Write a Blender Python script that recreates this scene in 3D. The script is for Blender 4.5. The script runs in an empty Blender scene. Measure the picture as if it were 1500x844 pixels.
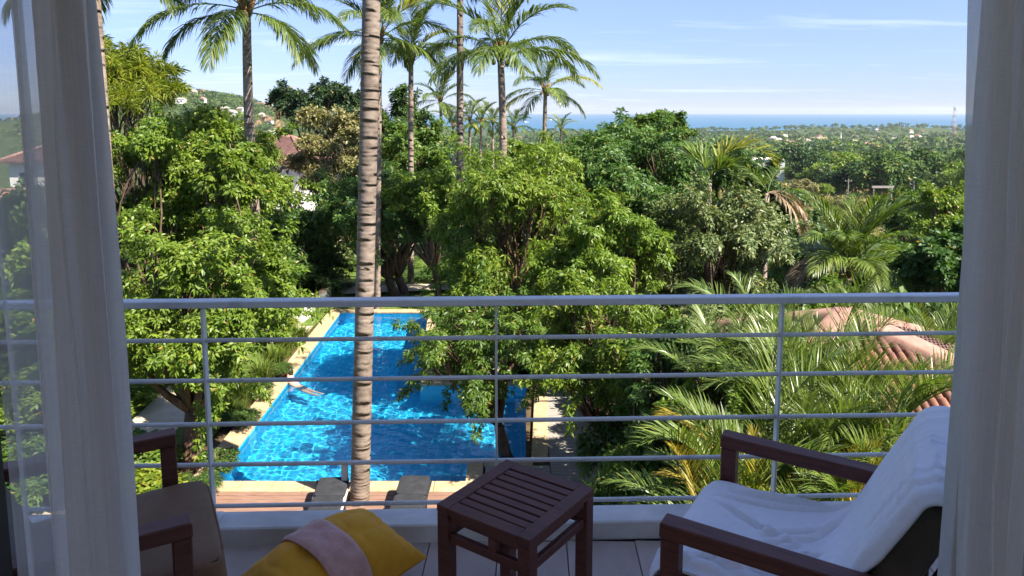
import bpy, bmesh, math, random
import numpy as np
from mathutils import Vector, Matrix

SC = bpy.context.scene
COL = SC.collection
RNG = np.random.default_rng(11)
random.seed(5)
R = math.radians

# ------------------------------------------------------------------ camera
CAM_Z = 1.70
F_PX, CY = 1100.0, 304.0
PITCH = math.atan(141.0 / F_PX)
cam_d = bpy.data.cameras.new("camera")
cam = bpy.data.objects.new("camera", cam_d)
COL.objects.link(cam)
cam.location = (0, 0, CAM_Z)
cam.rotation_euler = (math.pi / 2 - PITCH, 0, 0)
cam_d.sensor_width = 36.0
cam_d.lens = F_PX / 1500.0 * 36.0
cam_d.shift_y = -(422.0 - CY) / 1500.0
cam_d.clip_start = 0.05
cam_d.clip_end = 120000
SC.camera = cam

# ------------------------------------------------------------------ light and sky
SUN_EL = R(49)
SUN_H = Vector((0.84, -0.54))
SUN_H.normalize()
sun_dir = Vector((SUN_H.x * math.cos(SUN_EL), SUN_H.y * math.cos(SUN_EL), math.sin(SUN_EL)))
sd = bpy.data.lights.new("sun", 'SUN')
sd.energy = 4.5
sd.angle = R(0.53)
sd.color = (1.0, 0.93, 0.80)
sun = bpy.data.objects.new("sun", sd)
COL.objects.link(sun)
sun.rotation_euler = sun_dir.to_track_quat('Z', 'Y').to_euler()
sun.location = (20, -20, 40)

world = bpy.data.worlds.new("World")
SC.world = world
world.use_nodes = True
nt = world.node_tree
nt.nodes.clear()
w_out = nt.nodes.new('ShaderNodeOutputWorld')
w_bg = nt.nodes.new('ShaderNodeBackground')
w_sky = nt.nodes.new('ShaderNodeTexSky')
w_sky.sky_type = 'NISHITA'
w_sky.sun_disc = False
w_sky.sun_elevation = SUN_EL
w_sky.sun_rotation = math.atan2(SUN_H.x, SUN_H.y)
w_sky.altitude = 60
w_sky.air_density = 0.85
w_sky.dust_density = 0.0
w_sky.ozone_density = 2.6
w_bg.inputs['Strength'].default_value = 0.078
# thin cirrus: noise on a plane high above (direction.xy / direction.z)
tc = nt.nodes.new('ShaderNodeTexCoord')
sep = nt.nodes.new('ShaderNodeSeparateXYZ')
nt.links.new(tc.outputs['Generated'], sep.inputs[0])
grad = nt.nodes.new('ShaderNodeValToRGB')           # cooler, deeper air towards the horizon, the same all round
grad.color_ramp.elements[0].position = 0.0
grad.color_ramp.elements[0].color = (.35, .39, .60, 1)
e_mid = grad.color_ramp.elements.new(.16)
e_mid.color = (.69, .642, .80, 1)
grad.color_ramp.elements[2].position = 0.60
grad.color_ramp.elements[2].color = (1.18, .98, 1.05, 1)
nt.links.new(sep.outputs['Z'], grad.inputs['Fac'])
def wmath(op, a, b=None, clamp=False):
    n = nt.nodes.new('ShaderNodeMath')
    n.operation = op
    n.use_clamp = clamp
    for i, v in enumerate((a, b)):
        if v is None:
            continue
        if isinstance(v, (int, float)):
            n.inputs[i].default_value = v
        else:
            nt.links.new(v, n.inputs[i])
    return n.outputs[0]
zz = wmath('ADD', wmath('MAXIMUM', sep.outputs['Z'], 0.0), 0.06)
cx_ = wmath('DIVIDE', sep.outputs['X'], zz)
cy_ = wmath('DIVIDE', sep.outputs['Y'], zz)
comb = nt.nodes.new('ShaderNodeCombineXYZ')
nt.links.new(wmath('MULTIPLY', cx_, 0.34), comb.inputs[0])
nt.links.new(wmath('MULTIPLY', cy_, 1.15), comb.inputs[1])
cn = nt.nodes.new('ShaderNodeTexNoise')
cn.inputs['Scale'].default_value = 0.9
cn.inputs['Detail'].default_value = 9
cn.inputs['Roughness'].default_value = 0.62
cn.inputs['Distortion'].default_value = 0.5
nt.links.new(comb.outputs[0], cn.inputs['Vector'])
cr = nt.nodes.new('ShaderNodeValToRGB')
cr.color_ramp.elements[0].position = 0.55
cr.color_ramp.elements[0].color = (0, 0, 0, 1)
cr.color_ramp.elements[1].position = 0.80
cr.color_ramp.elements[1].color = (1, 1, 1, 1)
nt.links.new(cn.outputs['Fac'], cr.inputs['Fac'])
cm = nt.nodes.new('ShaderNodeMix')
cm.data_type = 'RGBA'
nt.links.new(wmath('MULTIPLY', cr.outputs[0], 0.55), cm.inputs[0])
tint = nt.nodes.new('ShaderNodeMix')
tint.data_type = 'RGBA'
tint.blend_type = 'MULTIPLY'
tint.inputs[0].default_value = 1.0
nt.links.new(grad.outputs['Color'], tint.inputs[7])
nt.links.new(w_sky.outputs[0], tint.inputs[6])
nt.links.new(tint.outputs[2], cm.inputs[6])
cm.inputs[7].default_value = (5.6, 6.0, 6.6, 1)
nt.links.new(cm.outputs[2], w_bg.inputs['Color'])
nt.links.new(w_bg.outputs[0], w_out.inputs['Surface'])

SC.view_settings.view_transform = 'Standard'
SC.view_settings.look = 'None'
SC.view_settings.gamma = 1.0
SC.view_settings.exposure = 1.72
SC.render.engine = 'CYCLES'
cy = SC.cycles
cy.use_denoising = True
cy.max_bounces = 8
cy.diffuse_bounces = 4
cy.glossy_bounces = 3
cy.transmission_bounces = 6
cy.transparent_max_bounces = 16
cy.volume_bounces = 0
cy.sample_clamp_indirect = 6.0
cy.use_adaptive_sampling = True
cy.adaptive_threshold = 0.015

GZ = -5.8                                   # garden level below the balcony floor

# ------------------------------------------------------------------ survey helpers
CP, SP = math.cos(PITCH), math.sin(PITCH)
def sight(x, y):
    X = (x - 750.0) / F_PX
    U = -(y - CY) / F_PX
    return Vector((X, CP + U * SP, -SP + U * CP))
def at(x, y, Y):
    d = sight(x, y)
    return Vector((0, 0, CAM_Z)) + d * (Y / d.y)
def on(x, y, z):
    d = sight(x, y)
    return Vector((0, 0, CAM_Z)) + d * ((z - CAM_Z) / d.z)
def smooth(a, b, x):
    t = np.clip((np.asarray(x, float) - a) / (b - a), 0, 1)
    return t * t * (3 - 2 * t)
_TD = np.array([-200, 30, 60, 110, 170, 300, 500, 1000, 2000, 2350, 2520, 2800, 60000], float)
_TZ = np.array([GZ, GZ, -8.5, -13.5, -19.3, -25.5, -36, -48, -57.5, -59, -62, -64, -64], float)
def ground_z(x, y):
    x = np.asarray(x, float); y = np.asarray(y, float)
    base = np.interp(y, _TD, _TZ)
    left = 1 - 0.75 * (1 - smooth(-70, -2, x)) * (1 - smooth(60, 420, y))
    z = GZ + (base - GZ) * left
    z = z - 3.2 * smooth(4.5, 16, x) * smooth(14, 24, y) * (1 - smooth(60, 130, y))
    hill = 80 * np.exp(-(np.where(x > -450, (x + 450) / 125, (x + 450) / 240)) ** 2 - ((y - 1100) / 330) ** 2)
    bump = (1.2 + 3.2 * smooth(260, 700, y)) * np.sin(x * 0.021 + 1.3) * np.cos(y * 0.017) * smooth(60, 200, y) * (1 - smooth(2200, 2400, y))
    knoll = 14 * np.exp(-((x - 1150) / 260) ** 2 - ((y - 2050) / 220) ** 2) + 9 * np.exp(-((x - 840) / 160) ** 2 - ((y - 2150) / 120) ** 2)
    return z + hill + bump + knoll

# ------------------------------------------------------------------ mesh helpers
class MB:
    """collects vertices and faces of one mesh"""
    def __init__(self):
        self.v = []
        self.f = []
    def add(self, vs, fs, M=None):
        o = len(self.v)
        if M is not None:
            vs = [M @ Vector(p) for p in vs]
        self.v.extend(tuple(p) for p in vs)
        self.f.extend(tuple(i + o for i in f) for f in fs)
        return self
    def box(self, c, s, ch=0.0, M=None):
        cx, cy_, cz = c
        hx, hy, hz = s[0] / 2, s[1] / 2, s[2] / 2
        ch = min(ch, hx * .9, hy * .9, hz * .9)
        if ch <= 0:
            vs = [(cx + a * hx, cy_ + b * hy, cz + d * hz) for a in (-1, 1) for b in (-1, 1) for d in (-1, 1)]
            fs = [(0, 1, 3, 2), (4, 6, 7, 5), (0, 4, 5, 1), (2, 3, 7, 6), (0, 2, 6, 4), (1, 5, 7, 3)]
            return self.add(vs, fs, M)
        bm = bmesh.new()
        bmesh.ops.create_cube(bm, size=1.0)
        for v in bm.verts:
            v.co = Vector((cx + v.co.x * 2 * hx, cy_ + v.co.y * 2 * hy, cz + v.co.z * 2 * hz))
        bmesh.ops.bevel(bm, geom=list(bm.edges), offset=ch, segments=1, affect='EDGES', profile=0.5)
        bm.verts.index_update()
        vs = [v.co.copy() for v in bm.verts]
        fs = [tuple(v.index for v in f.verts) for f in bm.faces]
        bm.free()
        return self.add(vs, fs, M)
    def bar(self, p0, p1, w, h, up=(0, 0, 1), ch=0.0):
        p0 = Vector(p0); p1 = Vector(p1)
        d = p1 - p0
        L = d.length
        x = d / L
        u = Vector(up)
        y = u.cross(x)
        if y.length < 1e-5:
            y = Vector((0, 1, 0)).cross(x)
        y.normalize()
        z = x.cross(y)
        M = Matrix((x, y, z)).transposed().to_4x4()
        M.translation = (p0 + p1) / 2
        return self.box((0, 0, 0), (L, w, h), ch, M)
    def tube(self, pts, rad, n=8, cap=True):
        pts = [Vector(p) for p in pts]
        if not hasattr(rad, '__len__'):
            rad = [rad] * len(pts)
        vs, fs = [], []
        ref = Vector((0.31, 0.95, 0.05))
        for i, p in enumerate(pts):
            a = pts[max(i - 1, 0)]; b = pts[min(i + 1, len(pts) - 1)]
            t = (b - a).normalized()
            s = t.cross(ref)
            if s.length < 1e-3:
                s = t.cross(Vector((1, 0, 0)))
            s.normalize()
            q = s.cross(t)
            for k in range(n):
                an = 2 * math.pi * k / n
                vs.append(p + (s * math.cos(an) + q * math.sin(an)) * rad[i])
        for i in range(len(pts) - 1):
            for k in range(n):
                fs.append((i * n + k, i * n + (k + 1) % n, (i + 1) * n + (k + 1) % n, (i + 1) * n + k))
        if cap:
            fs.append(tuple(range(n - 1, -1, -1)))
            fs.append(tuple((len(pts) - 1) * n + k for k in range(n)))
        return self.add(vs, fs)
    def build(self, name, m, parent=None, smooth_=False, loc=None):
        me = bpy.data.meshes.new(name)
        me.from_pydata(self.v, [], self.f)
        me.update()
        if smooth_:
            me.polygons.foreach_set('use_smooth', [True] * len(me.polygons))
        if m is not None:
            me.materials.append(m)
        return link(name, me, parent, loc)

def link(name, me, parent=None, loc=None, rot=None, scale=None):
    o = bpy.data.objects.new(name, me)
    COL.objects.link(o)
    if parent is not None:
        o.parent = parent
    if loc is not None:
        o.location = loc
    if rot is not None:
        o.rotation_euler = rot
    if scale is not None:
        o.scale = scale
    return o

def np_mesh(name, V, faces, mats, smooth_=False, mat_idx=None):
    """faces: list of int arrays, each (n, k)"""
    me = bpy.data.meshes.new(name)
    V = np.asarray(V, np.float32)
    me.vertices.add(len(V))
    me.vertices.foreach_set('co', V.ravel())
    li, lt = [], []
    for f in faces:
        f = np.asarray(f, np.int32)
        if len(f) == 0:
            continue
        li.append(f.ravel())
        lt.append(np.full(len(f), f.shape[1], np.int32))
    li = np.concatenate(li); lt = np.concatenate(lt)
    ls = np.concatenate(([0], np.cumsum(lt)[:-1])).astype(np.int32)
    me.loops.add(len(li))
    me.loops.foreach_set('vertex_index', li)
    me.polygons.add(len(lt))
    me.polygons.foreach_set('loop_start', ls)
    me.polygons.foreach_set('loop_total', lt)
    if smooth_:
        me.polygons.foreach_set('use_smooth', np.ones(len(lt), bool))
    for m in (mats if isinstance(mats, (list, tuple)) else [mats]):
        me.materials.append(m)
    if mat_idx is not None:
        me.polygons.foreach_set('material_index', np.asarray(mat_idx, np.int32))
    me.update(calc_edges=True)
    return me

def tag(o, label, cat, group=None, kind=None):
    o['label'] = label
    o['category'] = cat
    if group:
        o['group'] = group
    if kind:
        o['kind'] = kind
    return o
def thing(name, label, cat, loc=(0, 0, 0), rz=0.0, group=None):
    o = bpy.data.objects.new(name, None)
    o.empty_display_size = 0.2
    COL.objects.link(o)
    o.location = loc
    o.rotation_euler = (0, 0, rz)
    return tag(o, label, cat, group)
def structure(o):
    o['kind'] = 'structure'
    return o
def stuff(o):
    o['kind'] = 'stuff'
    return o

# ------------------------------------------------------------------ materials
def newmat(name):
    m = bpy.data.materials.new(name)
    m.use_nodes = True
    n = m.node_tree
    b = n.nodes['Principled BSDF']
    return m, n, b
def ramp(n, fac, stops):
    r = n.nodes.new('ShaderNodeValToRGB')
    e = r.color_ramp.elements
    while len(e) < len(stops):
        e.new(0.5)
    for i, (p, c) in enumerate(stops):
        e[i].position = p
        e[i].color = (*c, 1)
    if fac is not None:
        n.links.new(fac, r.inputs['Fac'])
    return r.outputs['Color']
def noise_tex(n, scale, detail=4, rough=0.6, stretch=None, coord='Object', dist=0.0):
    t = n.nodes.new('ShaderNodeTexCoord')
    v = t.outputs[coord]
    if stretch:
        mp = n.nodes.new('ShaderNodeMapping')
        mp.inputs['Scale'].default_value = stretch
        n.links.new(v, mp.inputs['Vector'])
        v = mp.outputs[0]
    x = n.nodes.new('ShaderNodeTexNoise')
    x.inputs['Scale'].default_value = scale
    x.inputs['Detail'].default_value = detail
    x.inputs['Roughness'].default_value = rough
    x.inputs['Distortion'].default_value = dist
    n.links.new(v, x.inputs['Vector'])
    return x.outputs['Fac']
def mixc(n, fac, a, b, mode='MIX'):
    x = n.nodes.new('ShaderNodeMix')
    x.data_type = 'RGBA'
    x.blend_type = mode
    for i, v in ((0, fac), (6, a), (7, b)):
        if hasattr(v, 'is_linked'):
            n.links.new(v, x.inputs[i])
        elif isinstance(v, (int, float)):
            x.inputs[i].default_value = v
        else:
            x.inputs[i].default_value = (*v, 1)
    return x.outputs[2]
def bump(n, b, h, strength=0.3, dist=0.01):
    x = n.nodes.new('ShaderNodeBump')
    x.inputs['Strength'].default_value = strength
    x.inputs['Distance'].default_value = dist
    n.links.new(h, x.inputs['Height'])
    n.links.new(x.outputs[0], b.inputs['Normal'])
def surf(name, c0, c1, scale=8, rough=0.6, spec=0.4, bs=0.2, bd=0.005, stretch=None, detail=5, metal=0.0, contrast=(0.3, 0.7)):
    m, n, b = newmat(name)
    f = noise_tex(n, scale, detail, 0.6, stretch)
    n.links.new(ramp(n, f, [(contrast[0], c0), (contrast[1], c1)]), b.inputs['Base Color'])
    b.inputs['Roughness'].default_value = rough
    b.inputs['Specular IOR Level'].default_value = spec
    b.inputs['Metallic'].default_value = metal
    if bs:
        bump(n, b, f, bs, bd)
    return m
def leafmat(name, cols, trans=0.38, spec=0.35, rough=0.45, scale=1.1, tint=1.25, aged=.982):
    """leaf pigment varies from leaf to leaf and in soft patches of young and old growth"""
    m, n, b = newmat(name)
    g = n.nodes.new('ShaderNodeNewGeometry')
    patch = noise_tex(n, scale, 2, 0.5)
    ad = n.nodes.new('ShaderNodeMath')
    ad.operation = 'MULTIPLY_ADD'
    n.links.new(patch, ad.inputs[0])
    ad.inputs[1].default_value = 1.5
    ad.inputs[2].default_value = -0.75
    a2 = n.nodes.new('ShaderNodeMath')
    a2.operation = 'MULTIPLY_ADD'
    n.links.new(g.outputs['Random Per Island'], a2.inputs[0])
    a2.inputs[1].default_value = 0.75
    n.links.new(ad.outputs[0], a2.inputs[2])
    a3 = n.nodes.new('ShaderNodeMath')
    a3.operation = 'ADD'
    a3.use_clamp = True
    n.links.new(a2.outputs[0], a3.inputs[0])
    a3.inputs[1].default_value = 0.12
    k = len(cols)
    c = ramp(n, a3.outputs[0], [(i / (k - 1), q) for i, q in enumerate(cols)])
    old = n.nodes.new('ShaderNodeMath')
    old.operation = 'GREATER_THAN'
    n.links.new(g.outputs['Random Per Island'], old.inputs[0])
    old.inputs[1].default_value = aged
    c = mixc(n, old.outputs[0], c, (.30, .22, .05))
    n.links.new(c, b.inputs['Base Color'])
    b.inputs['Roughness'].default_value = rough
    b.inputs['Specular IOR Level'].default_value = spec
    t = n.nodes.new('ShaderNodeBsdfTranslucent')
    n.links.new(mixc(n, 1.0, c, (tint, tint * 1.05, 0.55), 'MULTIPLY'), t.inputs['Color'])
    mx = n.nodes.new('ShaderNodeMixShader')
    mx.inputs[0].default_value = trans
    n.links.new(b.outputs[0], mx.inputs[1])
    n.links.new(t.outputs[0], mx.inputs[2])
    n.links.new(mx.outputs[0], n.nodes['Material Output'].inputs['Surface'])
    return m

LM = {
    'bright': leafmat('leaf_bright', [(.070, .130, .014), (.14, .215, .024), (.235, .305, .042)]),
    'fresh': leafmat('leaf_fresh', [(.068, .128, .014), (.135, .22, .024), (.24, .32, .045)], scale=.9),
    'cool': leafmat('leaf_cool', [(.04, .095, .022), (.085, .165, .036), (.15, .24, .06)], scale=1.4),
    'mid': leafmat('leaf_mid', [(.042, .090, .015), (.088, .160, .022), (.165, .235, .036)]),
    'dark': leafmat('leaf_dark', [(.024, .055, .013), (.05, .10, .019), (.10, .165, .032)], trans=.22),
    'deep': leafmat('leaf_deep', [(.014, .034, .012), (.026, .055, .017), (.045, .082, .023)], trans=.12),
    'olive': leafmat('leaf_olive', [(.10, .11, .035), (.19, .18, .065), (.32, .28, .13)], trans=.25),
    'lime': leafmat('leaf_lime', [(.10, .155, .018), (.20, .25, .026), (.30, .32, .04)]),
    'grey': leafmat('leaf_grey', [(.06, .10, .028), (.13, .175, .055), (.24, .26, .115)], trans=.22),
    'gloss': leafmat('leaf_gloss', [(.03, .075, .02), (.06, .125, .03), (.09, .17, .04)], spec=.4, rough=.45),
    'palm': leafmat('frond_green', [(.045, .085, .016), (.095, .145, .028), (.20, .225, .055)], trans=.3, scale=.35),
    'palm_y': leafmat('frond_yellow', [(.16, .185, .03), (.28, .28, .045), (.38, .36, .09)], trans=.35, scale=.5),
    'areca': leafmat('frond_areca', [(.05, .098, .016), (.11, .168, .028), (.22, .26, .06)], trans=.3, scale=.6, spec=.5, rough=.35),
    'amber': leafmat('frond_amber', [(.16, .15, .02), (.30, .24, .025), (.36, .25, .04)], trans=.3),
    'dead': leafmat('frond_dead', [(.14, .09, .05), (.26, .18, .11), (.38, .29, .19)], trans=.12, spec=.2),
    'grass': leafmat('grass_blade', [(.075, .125, .02), (.14, .20, .03), (.24, .26, .06)], trans=.3),
    'meadow': leafmat('meadow_blade', [(.13, .13, .04), (.25, .21, .085), (.38, .30, .15)], trans=.15, scale=.05, spec=.1),
    'far': leafmat('leaf_far', [(.022, .055, .016), (.06, .11, .026), (.14, .19, .045)], trans=.12, scale=.07, spec=.12),
    'far_b': leafmat('leaf_far_dark', [(.018, .042, .016), (.038, .075, .022), (.075, .12, .035)], trans=.12, scale=.07, spec=.12),
}
M_bark = surf('bark_brown', (.06, .04, .028), (.17, .12, .085), 7, .85, .2, .7, .03, (1, 1, .35))
M_bark_red = surf('bark_reddish', (.07, .04, .027), (.20, .125, .08), 8, .85, .2, .7, .03, (1, 1, .3))
def palm_bark(name, a, b_):
    m, n, b = newmat(name)
    f = noise_tex(n, 5, 6, .7, (1, 1, 2.6))
    f2 = noise_tex(n, 1.3, 3, .5, (1, 1, .5))
    c = ramp(n, f, [(.25, tuple(x * .5 for x in a)), (.45, a), (.75, b_)])
    n.links.new(mixc(n, 1.0, c, ramp(n, f2, [(.3, (.72, .70, .68)), (.65, (1.12, 1.1, 1.08))]), 'MULTIPLY'), b.inputs['Base Color'])
    b.inputs['Roughness'].default_value = .85
    b.inputs['Specular IOR Level'].default_value = .2
    bump(n, b, f, .45, .02)
    return m
M_palm = palm_bark('palm_bark', (.24, .185, .15), (.42, .345, .29))
M_palm_pale = palm_bark('palm_bark_pale', (.21, .165, .135), (.36, .295, .25))
M_fibre = surf('palm_fibre', (.14, .08, .035), (.34, .22, .10), 30, .9, .1, .6, .02, (1, 1, .2))
M_boot = surf('leaf_base_skin', (.13, .065, .03), (.27, .17, .07), 14, .8, .2, .4, .02, (1, 1, .2))
M_nut = surf('coconut_skin', (.14, .10, .03), (.26, .17, .05), 6, .5, .4, .1)
M_white = surf('white_plaster', (.66, .64, .60), (.80, .78, .74), 3, .8, .2, .15, .004)
M_white_in = surf('room_plaster', (.76, .74, .72), (.82, .80, .78), 3, .9, .2, .1, .003)
M_rail = surf('rail_paint', (.46, .47, .48), (.68, .69, .70), 9, .36, .5, .12, .001, detail=9, contrast=(.25, .5))
M_curb = surf('curb_render', (.52, .50, .48), (.76, .75, .73), 5, .7, .3, .2, .002)
M_tile_f = surf('balcony_tile', (.37, .285, .235), (.50, .40, .34), 6, .42, .45, .08, .001, (1, .35, 1), 8)
M_grout = surf('grout', (.10, .09, .085), (.16, .145, .135), 30, .9, .1)
M_cream = surf('cream_stone', (.34, .245, .14), (.50, .38, .24), 5, .75, .25, .3, .004)
M_deckred = surf('deck_wood_red', (.17, .095, .07), (.30, .18, .13), 12, .7, .3, .3, .003, (.25, 3, 1))
M_deckgrey = surf('deck_wood_grey', (.22, .20, .18), (.36, .33, .29), 12, .75, .3, .3, .003, (.25, 3, 1))
M_path = surf('path_sand', (.42, .35, .25), (.58, .50, .38), 3, .9, .15, .3, .01)
M_soil = surf('soil', (.05, .035, .02), (.13, .09, .05), 4, .95, .1, .6, .03)
M_roofpink = surf('ridge_mortar', (.27, .145, .11), (.39, .23, .18), 5, .8, .2, .3, .004)
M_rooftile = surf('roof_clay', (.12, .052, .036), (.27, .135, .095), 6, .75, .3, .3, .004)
def vary(m, lo, hi):
    # each tile fired and weathered a little differently
    n = m.node_tree
    b = n.nodes['Principled BSDF']
    src = b.inputs['Base Color'].links[0].from_socket
    oi = n.nodes.new('ShaderNodeObjectInfo')
    n.links.new(mixc(n, 1.0, src, ramp(n, oi.outputs['Random'], [(0, lo), (1, hi)]), 'MULTIPLY'), b.inputs['Base Color'])
vary(M_rooftile, (.62, .60, .60), (1.2, 1.15, 1.1))
M_roofgrey = surf('roof_sheet', (.36, .29, .26), (.46, .38, .35), 2, .7, .3, .1)
M_roofdark = surf('roof_clay_dark', (.07, .035, .03), (.14, .075, .06), 4, .7, .3, .3, .004)  # also paints shade onto the pavilion's side slopes
M_roofred = surf('roof_clay_red', (.30, .11, .06), (.42, .19, .12), 4, .75, .3, .3, .004)
M_iron = surf('dark_metal', (.012, .012, .013), (.022, .022, .024), 30, .4, .5, .05)
M_pole = surf('pole_concrete', (.42, .40, .37), (.58, .56, .52), 4, .8, .2, .2)

def wood_mat(name, a, b_, rough=.38):
    m, n, b = newmat(name)
    f = noise_tex(n, 9, 7, .65, (.6, 9, 9), dist=.6)
    n.links.new(ramp(n, f, [(.3, a), (.7, b_)]), b.inputs['Base Color'])
    b.inputs['Roughness'].default_value = rough
    b.inputs['Specular IOR Level'].default_value = .4
    bump(n, b, f, .25, .002)
    return m
M_wood = wood_mat('dark_stained_wood', (.07, .021, .014), (.16, .055, .037), .52)
def fabric(name, a, b_, weave=500, rough=.85, wr=.25, wscale=7, sheen=.25):
    m, n, b = newmat(name)
    f = noise_tex(n, wscale, 6, .6)
    n.links.new(ramp(n, f, [(.3, a), (.7, b_)]), b.inputs['Base Color'])
    w = noise_tex(n, weave, 2, .5)
    ad = n.nodes.new('ShaderNodeMath')
    ad.operation = 'MULTIPLY_ADD'
    n.links.new(w, ad.inputs[0])
    ad.inputs[1].default_value = .12
    n.links.new(f, ad.inputs[2])
    bump(n, b, ad.outputs[0], wr, .012)
    b.inputs['Roughness'].default_value = rough
    b.inputs['Sheen Weight'].default_value = sheen
    b.inputs['Specular IOR Level'].default_value = .25
    return m
M_cush = fabric('brown_canvas', (.165, .088, .042), (.22, .125, .064), rough=.6, wr=.12, sheen=0)
M_cush_d = fabric('brown_canvas_back', (.075, .055, .042), (.11, .085, .065), rough=.7, wr=.12)
M_towel = fabric('white_towelling', (.76, .76, .79), (.82, .82, .85), weave=420, wr=.22, wscale=40)
M_must = fabric('mustard_cotton', (.62, .275, .014), (.74, .36, .028), wr=.35, wscale=9, sheen=.08)
M_mauve = fabric('mauve_linen', (.52, .28, .23), (.64, .37, .31), wr=.4, wscale=30)
M_grey_cush = fabric('charcoal_fabric', (.022, .023, .027), (.038, .039, .045), sheen=0)
M_blue = fabric('blue_cloth', (.02, .16, .50), (.03, .22, .62))

# ------------------------------------------------------------------ the building we stand in
FY = 1.38                                    # plane of the sliding door
TOP = 2.78                                   # soffit
def slab(name, x0, x1, y0, y1, z0, z1, m, ch=0):
    return structure(MB().box(((x0 + x1) / 2, (y0 + y1) / 2, (z0 + z1) / 2), (x1 - x0, y1 - y0, z1 - z0), ch).build(name, m))
slab('balcony_slab', -7.0, 7.0, 1.30, 3.02, -.30, -.012, M_grout)
slab('room_floor', -2.4, 2.4, -4.2, 1.295, -.30, -.0, M_tile_f)
slab('ceiling', -8.5, 9.5, -4.2, FY + .10, TOP, TOP + .45, M_white_in)
slab('wall_left', -2.6, -2.405, -4.0, FY - .06, -.28, TOP - .003, M_white_in)
slab('wall_right', 2.405, 2.6, -1.6, FY - .06, -.28, TOP - .003, M_white_in)  # window gap in this unseen wall is added to bring sunlight indoors
slab('wall_right', 2.405, 2.6, -4.0, -3.5, -.28, TOP - .003, M_white_in)
slab('wall_right', 2.405, 2.6, -3.497, -1.603, 2.35, TOP - .003, M_white_in)
slab('wall_right', 2.405, 2.6, -3.497, -1.603, -.28, .05, M_white_in)
slab('wall_back', -2.4, -1.5, -4.2, -4.003, -.28, TOP - .003, M_white_in)  # wide opening behind the camera, added so bounced sun brightens the curtains
slab('wall_back', 1.9, 2.4, -4.2, -4.003, -.28, TOP - .003, M_white_in)
slab('wall_back', -1.497, 1.897, -4.2, -4.003, 2.35, TOP - .003, M_white_in)
slab('facade_wall', -8.0, -1.75, FY - .055, FY + .10, -.30, TOP - .005, M_white_in)
slab('facade_wall', 1.75, 8.0, FY - .055, FY + .10, -.30, TOP - .005, M_white_in)
slab('facade_lintel', -1.747, 1.747, FY - .055, FY + .10, 2.32, TOP - .005, M_white_in)
slab('upper_facade_wall', -8.5, 9.5, FY - .4, FY + .098, TOP + .453, 6.4, M_white)  # unseen storey above, its height set to keep sun off the balcony
slab('lower_facade_wall', -8.0, 8.0, 1.0, 1.25, GZ - .5, -.305, M_white)

# balcony floor tiles, each its own piece, with recessed joints
bf = structure(MB().box((0, 2.06, -.006), (5.5, 1.46, .006)).build('balcony_floor', M_grout))
tile_me = MB().box((0, 0, 0), (.266, .596, .012), .0015).build('tile', M_tile_f)
tile_data = tile_me.data
bpy.data.objects.remove(tile_me)
A_T = R(-1.6)
for i in range(-7, 8):
    for j in range(2):
        x = i * .27 + .073
        y = 2.49 - j * .60
        t = link('tile', tile_data, bf, (x - (y - 2.5) * math.tan(A_T), y + random.uniform(-.001, .001), .0025 + random.uniform(-.0006, .0006)), (0, 0, A_T))

# the curb under the railing (the railing line runs 1.8 degrees off the picture plane)
RA = math.atan(.0335)
RM = Matrix.Translation((0, 2.86, 0)) @ Matrix.Rotation(RA, 4, 'Z')
structure(MB().box((0, -.005, .041), (9.0, .13, .082), .006, RM).build('balcony_curb', M_curb))

def build_railing():
    t = thing('balcony_railing', 'grey painted metal balcony railing with flat handrail and five thin rails', 'railing', (0, 2.86, .082), RA)
    MB().box((0, 0, .884), (9.0, .056, .028), .004).build('handrail', M_rail, t)
    for z in (.737, .575, .397, .229, .055):
        MB().tube([(-4.5, 0, z), (4.5, 0, z)], .0088, 10).build('rail', M_rail, t, True)
    for i in range(-4, 5):
        x = -.062 + 1.13 * i
        p = MB().box((x, 0, .431), (.009, .038, .866), .002).build('post', M_rail, t)
        MB().box((x, 0, .006), (.05, .08, .012), .002).build('base_plate', M_rail, p)
build_railing()

# ------------------------------------------------------------------ furniture
def cushion_mesh(lx, ly, lz, n=14, k=7.0, puff=.10, sag=None):
    bm = bmesh.new()
    bmesh.ops.create_cube(bm, size=2.0)
    bmesh.ops.subdivide_edges(bm, edges=list(bm.edges), cuts=n, use_grid_fill=True)
    for v in bm.verts:
        x, y, z = v.co
        mx = max(abs(x), abs(y), abs(z))
        # keep the corner radius about equal on every axis
        nrm = (abs(x) ** k + abs(y) ** k + abs(z) ** k) ** (1 / k)
        s = mx / nrm
        x, y, z = x * s, y * s, z * s
        z2 = z * (1 + puff * (1 - x * x) * (1 - y * y))
        co = Vector((x * lx / 2, y * ly / 2, z2 * lz / 2))
        if sag:
            co.z += sag(x, y)
        v.co = co
    bm.verts.index_update()
    vs = [v.co.copy() for v in bm.verts]
    fs = [tuple(v.index for v in f.verts) for f in bm.faces]
    bm.free()
    return vs, fs

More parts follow.
